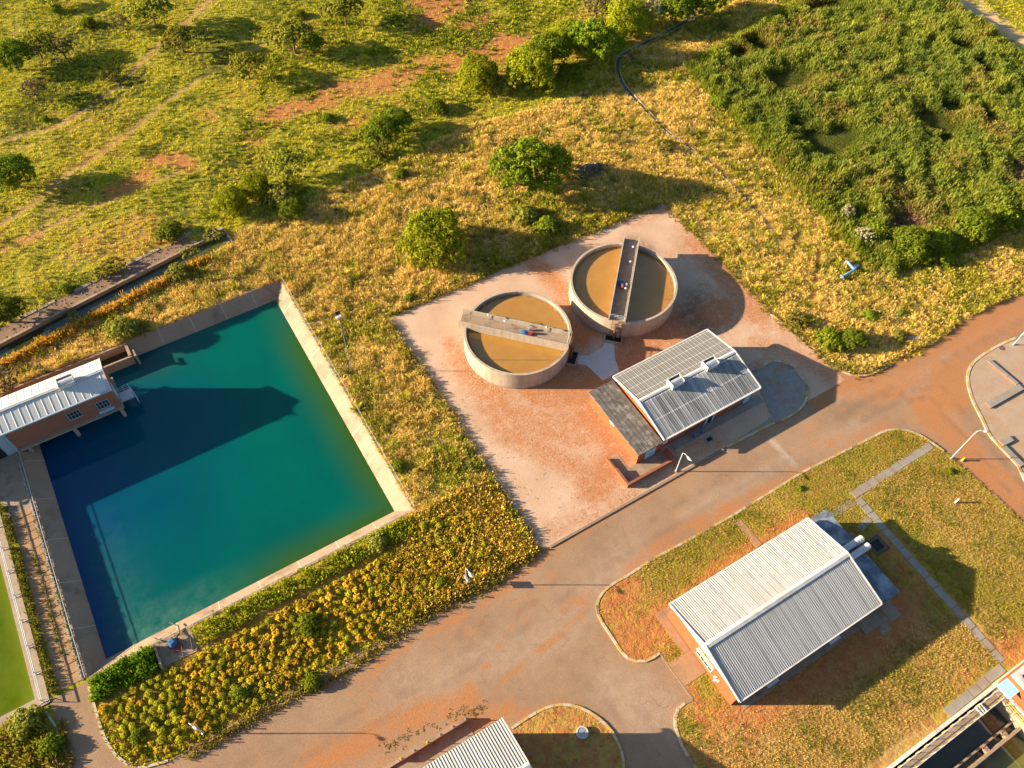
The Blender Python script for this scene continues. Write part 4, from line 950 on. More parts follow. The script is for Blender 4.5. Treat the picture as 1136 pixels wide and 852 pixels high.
b = MB(); b.box(-.75, 17.85, 0, 7.1, 18.2, .75); b.build('parapet', M['bank'], t, (-.7, 18.1, 0))
b = MB(); b.bar((-.8, 18.1, 0), (-5.5, 18.1, 0), .3, .3); b.build('kerb_end', M['concrete'], t, (-.7, 18.1, 0))
for i in range(6):
    x = -.6+i*1.5; b = MB(); b.tube([(x, 18.05, .75), (x, 18.05, 1.25)], .05, 6); b.box(x-.1, 17.95, .75, x+.1, 18.15, .79); o = b.build('post', M['yellow' if i in (0, 2) else 'metal'], t, (-.7, 18.1, 0))
b = MB(); b.prism([(-6, 15.2), (6.95, 15.2), (6.95, 17.82), (-6, 17.82)], 0, .05); tag(b.build('ramp', M['deck']), kind='structure')
t = thing('manhole_ring', 'round grey concrete manhole ring at the edge of the building shadow', 'manhole', (16.75, 10.75, .09))
b = MB(); b.lathe([(.62, 0), (.62, .4), (.48, .4), (.48, .02)], n=28, closed=False); b.build('ring', M['grey_path'], t)
b = MB(); b.lathe([(.01, .36), (.47, .36), (.47, .3), (.01, .3)], n=24, closed=False); b.box(-.2, -.03, .36, .2, .03, .4); b.build('lid', M['metal'], t)
# ================================================================== RIGHT YARD WALLS
def capped_wall(name, label, segs, ht, off):
    t = thing(name, label, 'wall', off)
    b = MB(); c = MB()
    for (a, d, wd) in segs:
        b.bar((*a, .09), (*d, .09), wd*.9, ht-.09); 
        n = max(1, int(math.hypot(d[0]-a[0], d[1]-a[1])/1.5))
        for i in range(n):
            p = np.array(a)+(np.array(d)-np.array(a))*i/n; q = np.array(a)+(np.array(d)-np.array(a))*(i+.985)/n
            c.bar((*p, ht+.002), (*q, ht+.002), wd, .06)
    b.build('masonry', M['brick'], t, off); c.build('coping', M['paving'], t, off)
capped_wall('planter_wall', 'L shaped low wall with grey slab coping in the right hand yard', [(P(1096, 401), P(1127.5, 427.5), .6), (P(1132, 430), P(1095, 451), .95)], .27, (*P(1115, 428), 0))
capped_wall('step_wall', 'short stepped wall beside the kerb at the right edge', [(P(1109, 493), P(1121, 487), .9), (P(1112, 497), P(1133, 518), .8)], .3, (*P(1115, 497), 0))
b = MB(); b.lathe([(.01, 0), (.42, 0), (.42, -.05), (.01, -.05)], (*P(1111, 386.5), .12), 20, closed=False); tag(b.build('manhole_cover', M['rubble']), 'dark round manhole cover in the corner of the right hand yard', 'manhole')
# ================================================================== BOTTOM-RIGHT BASIN
ox = (48, -8.2, 0)
t = thing('settling_basin', 'concrete basin with railed walkway over dark green water at lower right', 'basin', ox)
b = MB(); b.box(38, -8.35, -2.5, 58.0, -8.02, .55); b.build('outer_wall', M['white'], t, ox)
b = MB(); b.box(38, -9.5, .28, 57.3, -8.6, .42); wk = b.build('walkway_deck', M['deck'], t, ox)
b = MB()
for xx in (54.2, 54.55, 54.9): b.box(xx, -9.6, .42, xx+.12, -8.58, .6)
b.build('cross_bar', M['white'], wk, ox)
for y_ in (-8.62, -9.48):
    b = MB(); n = 0
    xx = 39.0
    while xx < 57.2:
        b.tube([(xx, y_, .3), (xx, y_, 1.3)], .03, 6); xx += 1.3
    for z in (.8, 1.3): b.tube([(38.5, y_, z), (57.2, y_, z)], .025, 6)
    rl = b.build('railing', M['pale_metal'], t, ox)
    b = MB(); xx = 39.0
    while xx < 57.2: b.box(xx-.22, y_-.07, .42, xx+.22, y_+.07, .5); xx += 1.3
    b.build('foot_plate', M['yellow'], rl, ox)
b = MB(); b.box(38, -12.75, -2.5, 57.7, -12.5, -.35); b.box(38, -11.9, -2.5, 57.7, -11.7, -.9)
for xx in (52.4, 55.3): b.box(xx, -12.5, -1.2, xx+.5, -11.9, -.7)
b.build('baffle_wall', M['deck'], t, ox)
b = MB(); b.box(57.3, -30, -2.5, 57.95, -8.36, .45); b.build('end_wall', M['concrete'], t, ox)
b = MB()
for k_ in range(9): b.tube([(57.2-k_*.02, -10.2-k_*.9, .45), (57.2-k_*.02, -10.2-k_*.9, 1.35)], .03, 6)
b.tube([(57.2, -10.0, 1.35), (57.0, -18, 1.35)], .03, 6); b.tube([(57.2, -10.0, .9), (57.0, -18, .9)], .03, 6)
b.build('side_railing', M['yellow'], t, ox)
ox = (58.1, -8.05, 0)
t = thing('filter_house', 'orange brick building with white parapet at the lower right corner', 'building', ox)
b = MB(); b.box(58.2, -26, 0, 74, -8.06, 3.75); b.build('wall', M['brick'], t, ox)
b = MB(); b.box(58.0, -26, 3.75, 58.75, -8.0, 4.1); b.box(58.753, -8.6, 3.75, 74, -8.0, 4.1); b.build('parapet', M['white'], t, ox)
b = MB(); b.box(58.75, -26, 3.75, 74, -8.6, 3.9); b.build('flat_roof', M['bitumen_blue'], t, ox)
b = MB(); b.box(57.96, -26, .3, 58.197, -8.06, .75); b.box(58.0, -8.057, .1, 74, -7.95, .7); b.build('plinth', M['white'], t, ox)
b = MB(); b.add([(56.9, -9.7, 2.35), (58.19, -9.7, 2.65), (58.19, -8.1, 2.65), (56.9, -8.1, 2.35), (56.9, -9.7, 2.41), (58.19, -9.7, 2.71), (58.19, -8.1, 2.71), (56.9, -8.1, 2.41)], [(0, 3, 2, 1), (4, 5, 6, 7), (0, 1, 5, 4), (1, 2, 6, 5), (2, 3, 7, 6), (3, 0, 4, 7)]); b.build('canopy', M['light_blue'], t, ox)
b = MB(); b.box(58.14, -9.5, .75, 58.197, -8.5, 2.5); b.build('door', M['dark'], t, ox)

# ================================================================== LAMPS
def street_lamp(base, h, label, arm=1.0, adir=-90, z=0, board=False, head='white'):
    t = thing('street_lamp', label, 'street lamp', (*base, z), math.radians(adir), 'street lamps along the roads')
    b = MB(); b.tube([(0, 0, 0), (0, 0, h*.88)], .068, 8, .05); b.tube([(0, 0, h*.88), (.06, 0, h*.95), (.25, 0, h*.99), (arm*.6, 0, h), (arm, 0, h*.985)], .05, 8, .04); b.build('pole', M['pale_metal'], t)
    b = MB(); b.lathe([(.11, 0), (.17, .03), (.15, .3), (.08, .34)], n=12, closed=False); b.build('base_sleeve', M['metal'], t)
    b = MB(); vs = []; 
    for i in range(9):
        u = i/8; wd = .05+.15*math.sin(PI*min(1, u*1.15))**.8; hh = .04+.08*math.sin(PI*u)
        vs += [(arm-.1+u*.85, -wd, h*.985-.02), (arm-.1+u*.85, -wd*.5, h*.985+hh), (arm-.1+u*.85, wd*.5, h*.985+hh), (arm-.1+u*.85, wd, h*.985-.02)]
    b.add(vs, [(4*i+j, 4*i+(j+1) % 4, 4*i+4+(j+1) % 4, 4*i+4+j) for i in range(8) for j in range(4)]+[(0, 1, 2, 3), (35, 34, 33, 32)])
    b.build('lamp_head', M[head], t, smooth=True)
    if board: b = MB(); b.box(-.45, -.08, 1.6, .45, .08, 2.3); b.build('control_box', M['metal'], t)
    return t
street_lamp((14.2, 30.9), 5.4, 'street lamp at the kerb of the yellow shrub bed, head over the junction', .7, -85, board=True)
street_lamp((44.2, 30.5), 5.0, 'street lamp with curved arm in front of the brick annex corner', .8, -85)
street_lamp((76.0, 14.0), 7.2, 'tall street lamp on the lawn corner by the dirt road', .7, -40)
street_lamp(P(226, 814), 5.4, 'street lamp among yellow shrubs nearest the lower left corner', .8, -60, head='metal')
street_lamp((98.2, 22.4), 7.5, 'street lamp in the right hand yard cut by the photo edge', .8, -150)
t = thing('solar_mast', 'tall thin mast with solar panel on the grass strip beside the reservoir', 'mast', (15.45, 65.4, 0))
b = MB(); b.tube([(0, 0, 0), (0, 0, 12.0)], .06, 8, .035); b.build('pole', M['metal'], t)
b = MB(); b.T = Matrix.Translation((0, 0, 12.25)) @ Matrix.Rotation(.5, 4, 'X'); b.box(-.3, -.22, -.03, .3, .22, .03); b.build('solar_panel', M['glass'], t)
b = MB(); b.box(-.35, -.15, 11.4, .35, .15, 11.6); b.tube([(-.4, 0, 11.5), (.4, -.3, 11.45)], .06, 6); b.build('lamp_head', M['white'], t)

# ================================================================== SMALL THINGS
# concrete pad and motor pump by the reservoir
b = MB(); b.prism([(-18.55, 39.5), (-14.7, 39.3), (-14.8, 42.15), (-18.55, 42.15)], -.03, .06); tag(b.build('pump_pad', M['deck']), kind='structure')
t = thing('retaining_kerb', 'thin concrete edging between the green hedge and the pump pad', 'edging', (-18.7, 40.5, 0))
b = MB(); b.box(-18.75, 39.2, 0, -18.57, 42.1, .7); b.build('edging', M['concrete'], t, (-18.7, 40.5, 0))
px, py = P(193, 715)
t = thing('motor_pump', 'small blue motor pump with red base on the concrete pad', 'pump', (px, py, .06), math.radians(20))
b = MB(); b.box(-.55, -.6, 0, .55, .45, .14); b.box(-.5, -1.0, 0, .5, -.62, .1); b.build('base_frame', M['red'], t)
b = MB(); b.box(-.42, -.42, .14, .42, .42, .75); b.box(-.3, -.3, .753, .3, .3, .95); b.build('housing', M['blue'], t, bevel=.06)
b = MB(); b.tube([(.42, .1, .45), (.75, .15, .45)], .16, 10); b.tube([(-.42, .1, .4), (-.62, .1, .4)], .28, 14); b.build('flywheel', M['rubble'], t)
b = MB(); b.tube([(.7, .15, .45), (1.2, .4, .2), (1.6, 1.2, .15), (1.2, 2.6, -.4)], .07, 8); b.tube([(-.2, .45, .3), (-.6, 1.0, .25), (-.9, 2.3, -.2)], .07, 8); b.build('hose', M['dark'], t)
t = thing('pipe_frame', 'low angled pipe frame standing on the pump pad', 'pipe frame', (-15.6, 39.9, .06))
b = MB(); b.tube([(-.5, .6, 0), (-.5, .6, .5), (.6, .9, .5), (.6, .9, 0)], .05, 6); b.tube([(-.5, .6, .5), (-.7, -.5, .5), (-.7, -.5, 0)], .05, 6); b.tube([(.6, .9, .5), (.4, -.3, .5), (.4, -.3, 0)], .05, 6); b.build('frame', M['rubble'], t)
# blue valve pipe
vx, vy = P(941, 303)
t = thing('valve_pipe', 'bent blue valve pipe lying in the golden grass near the reed field', 'pipe', (vx, vy, 0), math.radians(-20))
a_ = Vector((P(937, 294)[0]-vx, P(937, 294)[1]-vy, .9)); m_ = Vector((P(946, 303)[0]-vx, P(946, 303)[1]-vy, .75)); e_ = Vector((P(932, 311)[0]-vx, P(932, 311)[1]-vy, .7))
Rz = Matrix.Rotation(math.radians(20), 4, 'Z'); a_, m_, e_ = Rz @ a_, Rz @ m_, Rz @ e_
b = MB(); b.tube([a_, a_.lerp(m_, .85), m_, m_.lerp(e_, .15), e_], .2, 12); 
for q, d_ in ((a_, (m_-a_)), (e_, (m_-e_))): b.tube([q, q+d_.normalized()*.12], .32, 12)
b.build('pipe', M['worn_blue'], t)
b = MB(); b.tube([m_+Vector((0, 0, .1)), m_+Vector((0, 0, .85))], .14, 8); b.lathe([(.28, -.04), (.34, 0), (.28, .04)], m_+Vector((0, 0, .85)), 14); b.build('handwheel', M['blue'], t)
for q_ in (e_, a_):
    b = MB(); b.tube([q_, q_+Vector((0, 0, -q_.z-.05))], .18, 8); b.build('support', M['concrete'], t)
# open drain channel curving down from the tree belt
dr_pts = curve_pts([P(790, 8), P(760, 25), P(735, 38), P(712, 50), P(690, 62), P(685, 75), P(690, 92), P(702, 107), P(720, 126), P(740, 146), P(768, 166), P(800, 192), P(832, 226), P(862, 262)], .8)
t = thing('drain_channel', 'narrow open concrete drain curving through grass below the tree belt', 'drain', (*dr_pts[0], 0))
q = np.array(dr_pts); tn = np.gradient(q, axis=0); tn /= np.linalg.norm(tn, axis=1)[:, None]; nn = np.c_[-tn[:, 1], tn[:, 0]]
wtap = np.interp(np.arange(len(q))/len(q), [0, .5, .6, 1], [1.1, 1.05, .65, .3])
prof = [(-.52, 0), (-.5, .16), (-.36, .16), (-.28, .03), (.28, .03), (.36, .16), (.5, .16), (.52, 0)]
vs = []; fs = []; fm = []
for i in range(len(q)):
    for u, z in prof: vs.append((q[i, 0]+nn[i, 0]*u*wtap[i], q[i, 1]+nn[i, 1]*u*wtap[i], z*wtap[i]))
b = MB()
K = len(prof)
b.add(vs, [(i*K+j, i*K+j+1, (i+1)*K+j+1, (i+1)*K+j) for i in range(len(q)-1) for j in range(K-1)])
b.build('channel_wall', M['concrete'], t, (*dr_pts[0], 0))
b = MB()
b.add([(q[i, 0]+nn[i, 0]*s*.28*wtap[i], q[i, 1]+nn[i, 1]*s*.28*wtap[i], .045) for i in range(len(q)) for s in (-1, 1)], [(2*i, 2*i+1, 2*i+3, 2*i+2) for i in range(len(q)-1)])
b.build('channel_bed', M['rubble'], t, (*dr_pts[0], 0))
# rubble mound, its brown darkened to stand in for the tree's shade
mx, my = P(655, 190)
b = MB(); rr = random.Random(6)
for i in range(150):
    a = rr.uniform(0, 2*PI); r0 = rr.random()**.6; x = math.cos(a)*r0*3.6; y = math.sin(a)*r0*1.8; s = rr.uniform(.12, .36); z = max(0, .8*(1-r0)**.8)+rr.uniform(-.05, .15)
    b.T = Matrix.Translation((x, y, z)) @ Matrix.Rotation(rr.uniform(0, 6), 4, 'Z') @ Matrix.Rotation(rr.uniform(-.6, .6), 4, 'X')
    v = [(-s, -s*.8, -s*.5), (s, -s, -s*.5), (s*.8, s, -s*.5), (-s*.9, s*.8, -s*.5), (-s*.6, -s*.5, s*.5), (s*.6, -s*.6, s*.4), (s*.5, s*.6, s*.6), (-s*.6, s*.5, s*.4)]
    b.add(v, [(0, 3, 2, 1), (4, 5, 6, 7), (0, 1, 5, 4), (1, 2, 6, 5), (2, 3, 7, 6), (3, 0, 4, 7)])
b.T = None
o = b.build('rubble_mound', M['rubble'], off=(0, 0, 0)); o.location = (mx, my, 0); tag(o, 'dark heap of broken rubble in the grass beside the many lobed tree', 'rubble heap')
# fallen concrete block
bx_, by_ = P(1012, 376)
b = MB(); b.bar((-.9, .5, 0), (.9, -.6, 0), .5, .4); o = b.build('concrete_block', M['concrete'], bevel=.04); o.location = (bx_, by_, 0); tag(o, 'loose concrete block in the grass at the dirt road corner', 'block')
def marker(p, label, mat, h=.7):
    t = thing('marker_post', label, 'marker', (*P(*p), .09)); b = MB(); b.box(-.08, -.08, 0, .08, .08, h); b.build('post', M[mat], t); b = MB(); b.box(-.16, -.16, -.04, .16, .16, .1); b.build('foot', M['concrete'], t)
    b = MB(); b.box(-.1, -.1, h, .1, .1, h+.12); b.build('cap', M[mat], t)
marker((1067, 511), 'yellow marker post beside the tall lamp on the lawn corner', 'yellow', .5)
marker((1059, 558), 'white and red marker post standing out in the open lawn', 'white', .9)

# ================================================================== VEGETATION
def lerp_col(c1, c2, t): return np.asarray(c1)[None]*(1-t[:, None])+np.asarray(c2)[None]*t[:, None]

def blades(xy, h, spread, wd, nb, col, rg, z=0.0):
    """numpy blades: every tuft is nb leaning triangles; h, spread, wd may be arrays per tuft"""
    N = len(xy); h = np.broadcast_to(h, N); spread = np.broadcast_to(spread, N); wd = np.broadcast_to(wd, N); z = np.broadcast_to(z, N)
    rep = lambda a: np.repeat(a, nb, axis=0)
    H = rep(h)*rg.uniform(.55, 1.1, N*nb); S = rep(spread); Wd = rep(wd)*rg.uniform(.6, 1.3, N*nb); Z = rep(z)
    a = rg.uniform(0, 2*PI, N*nb); rr = rg.random(N*nb)**.7
    bx = rep(xy[:, 0])+np.cos(a)*S*.35*rr; by = rep(xy[:, 1])+np.sin(a)*S*.35*rr
    lean = rg.uniform(.25, 1.0, N*nb)*S
    a2 = a+rg.normal(0, .5, N*nb)
    tx = bx+np.cos(a2)*lean; ty = by+np.sin(a2)*lean; tz = Z+H
    px = -np.sin(a2)*Wd/2; py = np.cos(a2)*Wd/2
    V = np.empty((N*nb, 3, 3)); V[:, 0] = np.c_[bx-px, by-py, Z-.02]; V[:, 1] = np.c_[bx+px, by+py, Z-.02]; V[:, 2] = np.c_[tx, ty, tz]
    # flip some so the wide end is the drooping tip (seed heads, leafy tops)
    fl = rg.random(N*nb) < .5
    V[fl, 0] = np.c_[tx-px, ty-py, tz][fl]; V[fl, 1] = np.c_[tx+px, ty+py, tz*.92+Z*.08][fl]; V[fl, 2] = np.c_[bx, by, Z-.02][fl]
    C = rep(col)*rg.uniform(.84, 1.16, (N*nb, 1))
    return V.reshape(-1, 3), np.repeat(C, 3, axis=0)

def blade_obj(name, parts, kind='stuff', label=None):
    V = np.concatenate([p[0] for p in parts]); C = np.clip(np.concatenate([p[1] for p in parts]), 0, 1)
    o = np_mesh(name, V, np.arange(len(V)).reshape(-1, 3), M['grass'], C)
    tag(o, kind=kind)
    if label: tag(o, label, 'grass')
    return o

def scatter(poly, dens, rg):
    p = np.array(poly); lo = p.min(0); hi = p.max(0); n = int((hi-lo).prod()*dens)
    q = rg.uniform(lo, hi, (n, 2)); return q[inpoly(q[:, 0], q[:, 1], poly)]
rg = np.random.default_rng(21)
view = PL([(-25, -25), (1165, -25), (1165, 880), (-25, 880)])
NOGO = [HOLE_POOL, HOLE_POND, HOLE_CANAL, APRON, [tuple(x) for x in gp], [(36, -40), (90, -40), (90, -8), (36, -8)]]
def free(q, extra=()):
    k = inpoly(q[:, 0], q[:, 1], view)
    for h in list(NOGO)+list(extra): k &= ~inpoly(q[:, 0], q[:, 1], h)
    return q[k]
WALK = [(-31, 28), (-31, 75), (-25.8, 75), (-25.8, 28)]
HOUSE = [(-45, 74.5), (-12, 74.5), (-12, 85.8), (-45, 85.8)]

# --- veld beyond the plant: short olive grass with darker forbs
q = scatter(view, 5.0, rg); q = free(q, [ROAD, WALK, HOUSE, LOT, RYARD])
g = inpoly(q[:, 0], q[:, 1], GOLD); r = inpoly(q[:, 0], q[:, 1], REED); bd = inpoly(q[:, 0], q[:, 1], BED)
sv = q[~g & ~r & ~bd]
red = many(sv[:, 0], sv[:, 1], REDS); trk = many(sv[:, 0], sv[:, 1], TRACKS)
sand = stroke(sv[:, 0], sv[:, 1], [(1040, -14), (1062, 0), (1100, 25), (1160, 62)], 1.5)
nz = fbm(sv[:, 0], sv[:, 1], .12); keep = (rg.random(len(sv)) > np.maximum(np.maximum(red*.9, trk*1.1), sand)) & (rg.random(len(sv)) < .25+1.2*nz)
sv = sv[keep]; nz = fbm(sv[:, 0]+50, sv[:, 1], .09); n2 = fbm(sv[:, 0], sv[:, 1]+33, .3)
c = lerp_col((.56, .455, .03), (.37, .35, .018), np.clip((nz-.35)*3, 0, 1)); c = np.where((rg.random(len(sv)) < .22)[:, None], np.array([[.58, .44, .075]]), c)
c = np.where(((n2 > .56) & (rg.random(len(sv)) < .7))[:, None], np.array([[.12, .15, .014]]), c)
blade_obj('veld_grass', [blades(sv, .18+.25*n2, .36, .075, 10, c, rg)])

# --- leafy green forbs round the red soil
fb = scatter([tuple(p) for p in PL([(250, 170), (300, 60), (420, -20), (640, -20), (640, 30), (560, 100), (430, 180), (330, 225)])], 1.6, rg); fb = free(fb, [ROAD])
fn = fbm(fb[:, 0]+5, fb[:, 1]+2, .22); fr = many(fb[:, 0], fb[:, 1], REDS); fb = fb[(rg.random(len(fb)) < np.clip((fn-.36)*3, 0, 1)) & (rg.random(len(fb)) > fr*.75)]
c = lerp_col((.15, .18, .015), (.33, .34, .02), rg.random(len(fb)))
fsz = rg.uniform(.5, 1.0, len(fb))
blade_obj('veld_forbs', [blades(fb, .55*fsz, .75*fsz, .17, 16, c, rg)])

# --- tall golden grass around the plant
gd = scatter(view, 12, rg); gd = free(gd, [ROAD, WALK, HOUSE, LOT, RYARD]); gd = gd[inpoly(gd[:, 0], gd[:, 1], GOLD) & ~inpoly(gd[:, 0], gd[:, 1], BED)]
dr = dpoly(gd[:, 0], gd[:, 1], dr_pts); gd = gd[(dr > .5) & (stroke(gd[:, 0], gd[:, 1], [(907, 280), (905, 300), (898, 345)], .45) < .5)]; 
nz = fbm(gd[:, 0]+11, gd[:, 1]+9, .09); n2 = fbm(gd[:, 0], gd[:, 1]+70, .35)
dap = dpoly(gd[:, 0], gd[:, 1], APRON, True)
pg = np.clip((nz-.47)*4.5, 0, .8)+np.exp(-(dap/3.5)**2)*.35*(gd[:, 0] > 40)
n4 = fbm(gd[:, 0]+90, gd[:, 1]+20, .75, 3); n5 = fbm(gd[:, 0]+20, gd[:, 1]+70, .06, 3)
c = lerp_col((.79, .545, .185), (.58, .395, .095), np.clip((n4-.3)*2.5+rg.normal(0, .15, len(gd)), 0, 1))
yg = (n4 < .385+.5*(n5-.5)) & (rg.random(len(gd)) < .6); c[yg] = lerp_col((.47, .40, .03), (.34, .315, .025), rg.random(yg.sum()))
green = rg.random(len(gd)) < pg*.8
c[green] = lerp_col((.38, .32, .02), (.22, .23, .018), rg.random(green.sum()))
c[rg.random(len(gd)) < .10] = (.26, .20, .03)
k = rg.random(len(gd)) < np.clip(1.6*n2+1.2*(n4-.5)+.1, .12, 1)
hh = .14+.5*n2+.65*np.clip(n4-.35, 0, 1)
blade_obj('golden_grass', [blades(gd[k], hh[k], .46, .065, 13, c[k], rg)])

# --- taller weeds and forbs standing in the golden grass
wd_ = scatter(view, .2, rg); wd_ = free(wd_, [ROAD, WALK, HOUSE, LOT, RYARD, REED]); wd_ = wd_[inpoly(wd_[:, 0], wd_[:, 1], GOLD)]
wn = fbm(wd_[:, 0]+2, wd_[:, 1]+61, .1); wd_ = wd_[rg.random(len(wd_)) < np.clip((wn-.3)*2.6, .1, 1)]
c = lerp_col((.20, .22, .018), (.42, .38, .02), rg.random(len(wd_))); c[rg.random(len(wd_)) < .2] = (.16, .15, .05)
sz = rg.uniform(.5, 1.3, len(wd_))
blade_obj('weeds', [blades(wd_, .8*sz, .8*sz, .13, 34, c, rg)])

# --- reeds: one dense mass, with hollows
rd = scatter([tuple(p) for p in REED], 11, rg)
nz = fbm(rd[:, 0], rd[:, 1]+5, .11); n2 = fbm(rd[:, 0]+8, rd[:, 1], .28)
hol = many(rd[:, 0], rd[:, 1], [([(868, 92), (880, 88)], 3.0, 1.), ([(905, 155), (918, 165), (935, 152)], 2.8, 1.), ([(1033, 132), (1046, 142)], 2.6, 1.), ([(1050, 122), (1060, 120)], 1.4, 1.), ([(835, 50), (845, 55)], 1.6, .9), ([(882, 140), (888, 142)], 1.3, .9), ([(1060, 55), (1072, 56)], 1.3, .9), ([(1085, 75), (1095, 82)], 1.2, .9), ([(815, 65), (822, 60)], 1.4, .8), ([(1045, 158), (1050, 155)], 1.1, .9), ([(925, 8), (900, 12)], 1.5, .7), ([(1095, 130), (1092, 125)], 1, .8)])
de = dpoly(rd[:, 0], rd[:, 1], [tuple(p) for p in REED], True)
n3 = fbm(rd[:, 0]+3, rd[:, 1]+60, .55, 2)
h = (1.0+.8*nz+.8*(n2-.4)+1.5*(n3-.4))*np.clip(1-hol*1.05, .06, 1)*np.clip(.7+de/4, .7, 1)
dry = np.clip((fbm(rd[:, 0]+30, rd[:, 1]+4, .14)-.48)*4, 0, .75)
c = lerp_col((.20, .265, .042), (.35, .385, .05), np.clip((n2-.3)*2.2, 0, 1))
k = rg.random(len(rd)) < dry; c[k] = lerp_col((.44, .34, .085), (.32, .26, .05), rg.random(k.sum()))
k = rg.random(len(rd)) < np.exp(-de/3)*.7; c[k] = lerp_col((.27, .29, .018), (.19, .245, .016), rg.random(k.sum()))
pk = many(rd[:, 0], rd[:, 1], [([(1010, 245), (1000, 250)], 2.2, 1.), ([(1136, 190), (1130, 200)], 2, .8)]); k = rg.random(len(rd)) < pk*.8; c[k] = (.34, .21, .12); h = h*(1-.7*pk); c = c*(1-.55*np.clip(hol, 0, 1))[:, None]  # reeds in the hollows coloured darker, shade painted into the blades
kh = rg.random(len(rd)) > np.clip((hol-.6)*2.5, 0, .7); rd, h, c = rd[kh], h[kh], c[kh]
blade_obj('reeds', [blades(rd, h, .42, .085, 15, c, rg)])

# --- lawn grass
lots = [tuple(p) for p in LOT]
lg = scatter(lots, 42, rg); lg = lg[inpoly(lg[:, 0], lg[:, 1], view)]
bl = [(31.5, 3.7), (55.3, 3.7), (55.3, 16.6), (31.5, 16.6)]
k = ~inpoly(lg[:, 0], lg[:, 1], bl) & (lg[:, 1] > -6.6)
for px0, px1, py0, py1 in ((28.8, 32, 8.9, 11.9), (30.8, 33, 11.8, 17.1), (49.9, 55.3, 1.9, 4.9), (60.7, 75.5, 16.1, 17.2), (60.8, 62, 12.6, 16.1), (60.4, 61.9, -7, 12.6), (57.8, 60.2, 9.0, 11.4)):
    k &= ~((lg[:, 0] > px0) & (lg[:, 0] < px1) & (lg[:, 1] > py0) & (lg[:, 1] < py1))
k &= ~(inpoly(lg[:, 0], lg[:, 1], [(28.9, 13.3), (28.9, 7.4), (20, 7.4), (20, 13.3)]))
lg = lg[k]
red = many(lg[:, 0], lg[:, 1], LRED); nz = fbm(lg[:, 0], lg[:, 1], .16); n2 = fbm(lg[:, 0]+9, lg[:, 1], .5)
k = rg.random(len(lg)) > red*.93; lg, red, nz, n2 = lg[k], red[k], nz[k], n2[k]
gold = many(lg[:, 0], lg[:, 1], LGOLD)
c = lerp_col((.40, .29, .055), (.28, .225, .03), rg.random(len(lg)))
k = rg.random(len(lg)) < np.clip(.22+gold*.5-(nz-.5)*2-.012*np.clip(lg[:, 0]-52, 0, 20), 0, 1); c[k] = lerp_col((.58, .385, .115), (.45, .29, .07), rg.random(k.sum()))
k = rg.random(len(lg)) < np.clip((n2-.52)*4, 0, .7); c[k] = lerp_col((.24, .24, .02), (.15, .165, .016), rg.random(k.sum()))
bare = np.clip((lg[:, 0]-33), 0, 1)
blade_obj('lawn_grass', [blades(lg, .04+.13*n2+.07*gold, .22, .05, 6, c, rg, .09)])
# --- bed under the shrubs, hedge and verge
b1 = scatter(BED, 14, rg); x = b1[:, 0]
pad = inpoly(b1[:, 0], b1[:, 1], [(-18.8, 39.1), (-14.4, 39.1), (-14.4, 43), (-18.8, 43)]); b1 = b1[~pad]; x = b1[:, 0]
c = lerp_col((.38, .31, .018), (.24, .22, .016), rg.random(len(b1)))
k = rg.random(len(b1)) < np.clip((x-2)/14, 0.05, .75); c[k] = lerp_col((.62, .40, .075), (.46, .30, .05), rg.random(k.sum()))
hh = np.where(x > 5, .65, .3)*rg.uniform(.6, 1.2, len(x))
row = (b1[:, 1] > 39.6) & (x < 12)
c[row] = lerp_col((.23, .27, .016), (.40, .36, .02), rg.random(row.sum())); hh[row] = .75
fur = (b1[:, 1] > 38.9) & (b1[:, 1] < 39.6) & (x < 10)
hk = (~fur) & (rg.random(len(b1)) < np.where(x < 8, .55, .95))
blade_obj('bed_grass', [blades(b1[hk], hh[hk], .42, .16, 7, c[hk], rg)])
hd = scatter([(-25.8, 39.6), (-18.8, 39.4), (-18.8, 42.1), (-25.4, 42.3)], 36, rg); hd = hd+rg.normal(0, .16, hd.shape); hd = hd[(hd[:, 0] < -18.8) & (hd[:, 1] < 42.3)]; hd = hd[rg.random(len(hd)) < np.clip(fbm(hd[:, 0], hd[:, 1], .9)*2.2-.25, .2, 1)]
c = lerp_col((.10, .22, .01), (.24, .33, .016), rg.random(len(hd))*fbm(hd[:, 0], hd[:, 1], .7)*1.6)
o = blade_obj('hedge', [blades(hd, .25+1.15*fbm(hd[:, 0], hd[:, 1], .8, 2), .42, .12, 11, c, rg)], None); tag(o, 'dense bright green leafy hedge at the reservoir corner', 'hedge')
vg = scatter([tuple(p) for p in ISLE], 8, rg); vg = vg[~((vg[:, 0] < 9.9) & (vg[:, 1] < 15.6))]
c = lerp_col((.30, .20, .04), (.17, .17, .022), rg.random(len(vg))); k = rg.random(len(vg)) < .22
ed = []
for pts_, w_, n_ in (([(424, 832), (455, 815), (500, 796), (540, 784)], .4, 70), ([(0, 900), (60, 862)], .8, 60)):
    pp = PL(pts_)
    for i in range(n_):
        s_ = rg.random()*(len(pp)-1); a_ = int(s_); u = pp[a_]+(pp[a_+1]-pp[a_])*(s_-a_); ed.append(u+rg.normal(0, w_, 2))
ed = np.array(ed); ce = lerp_col((.13, .14, .02), (.30, .20, .05), rg.random(len(ed)))
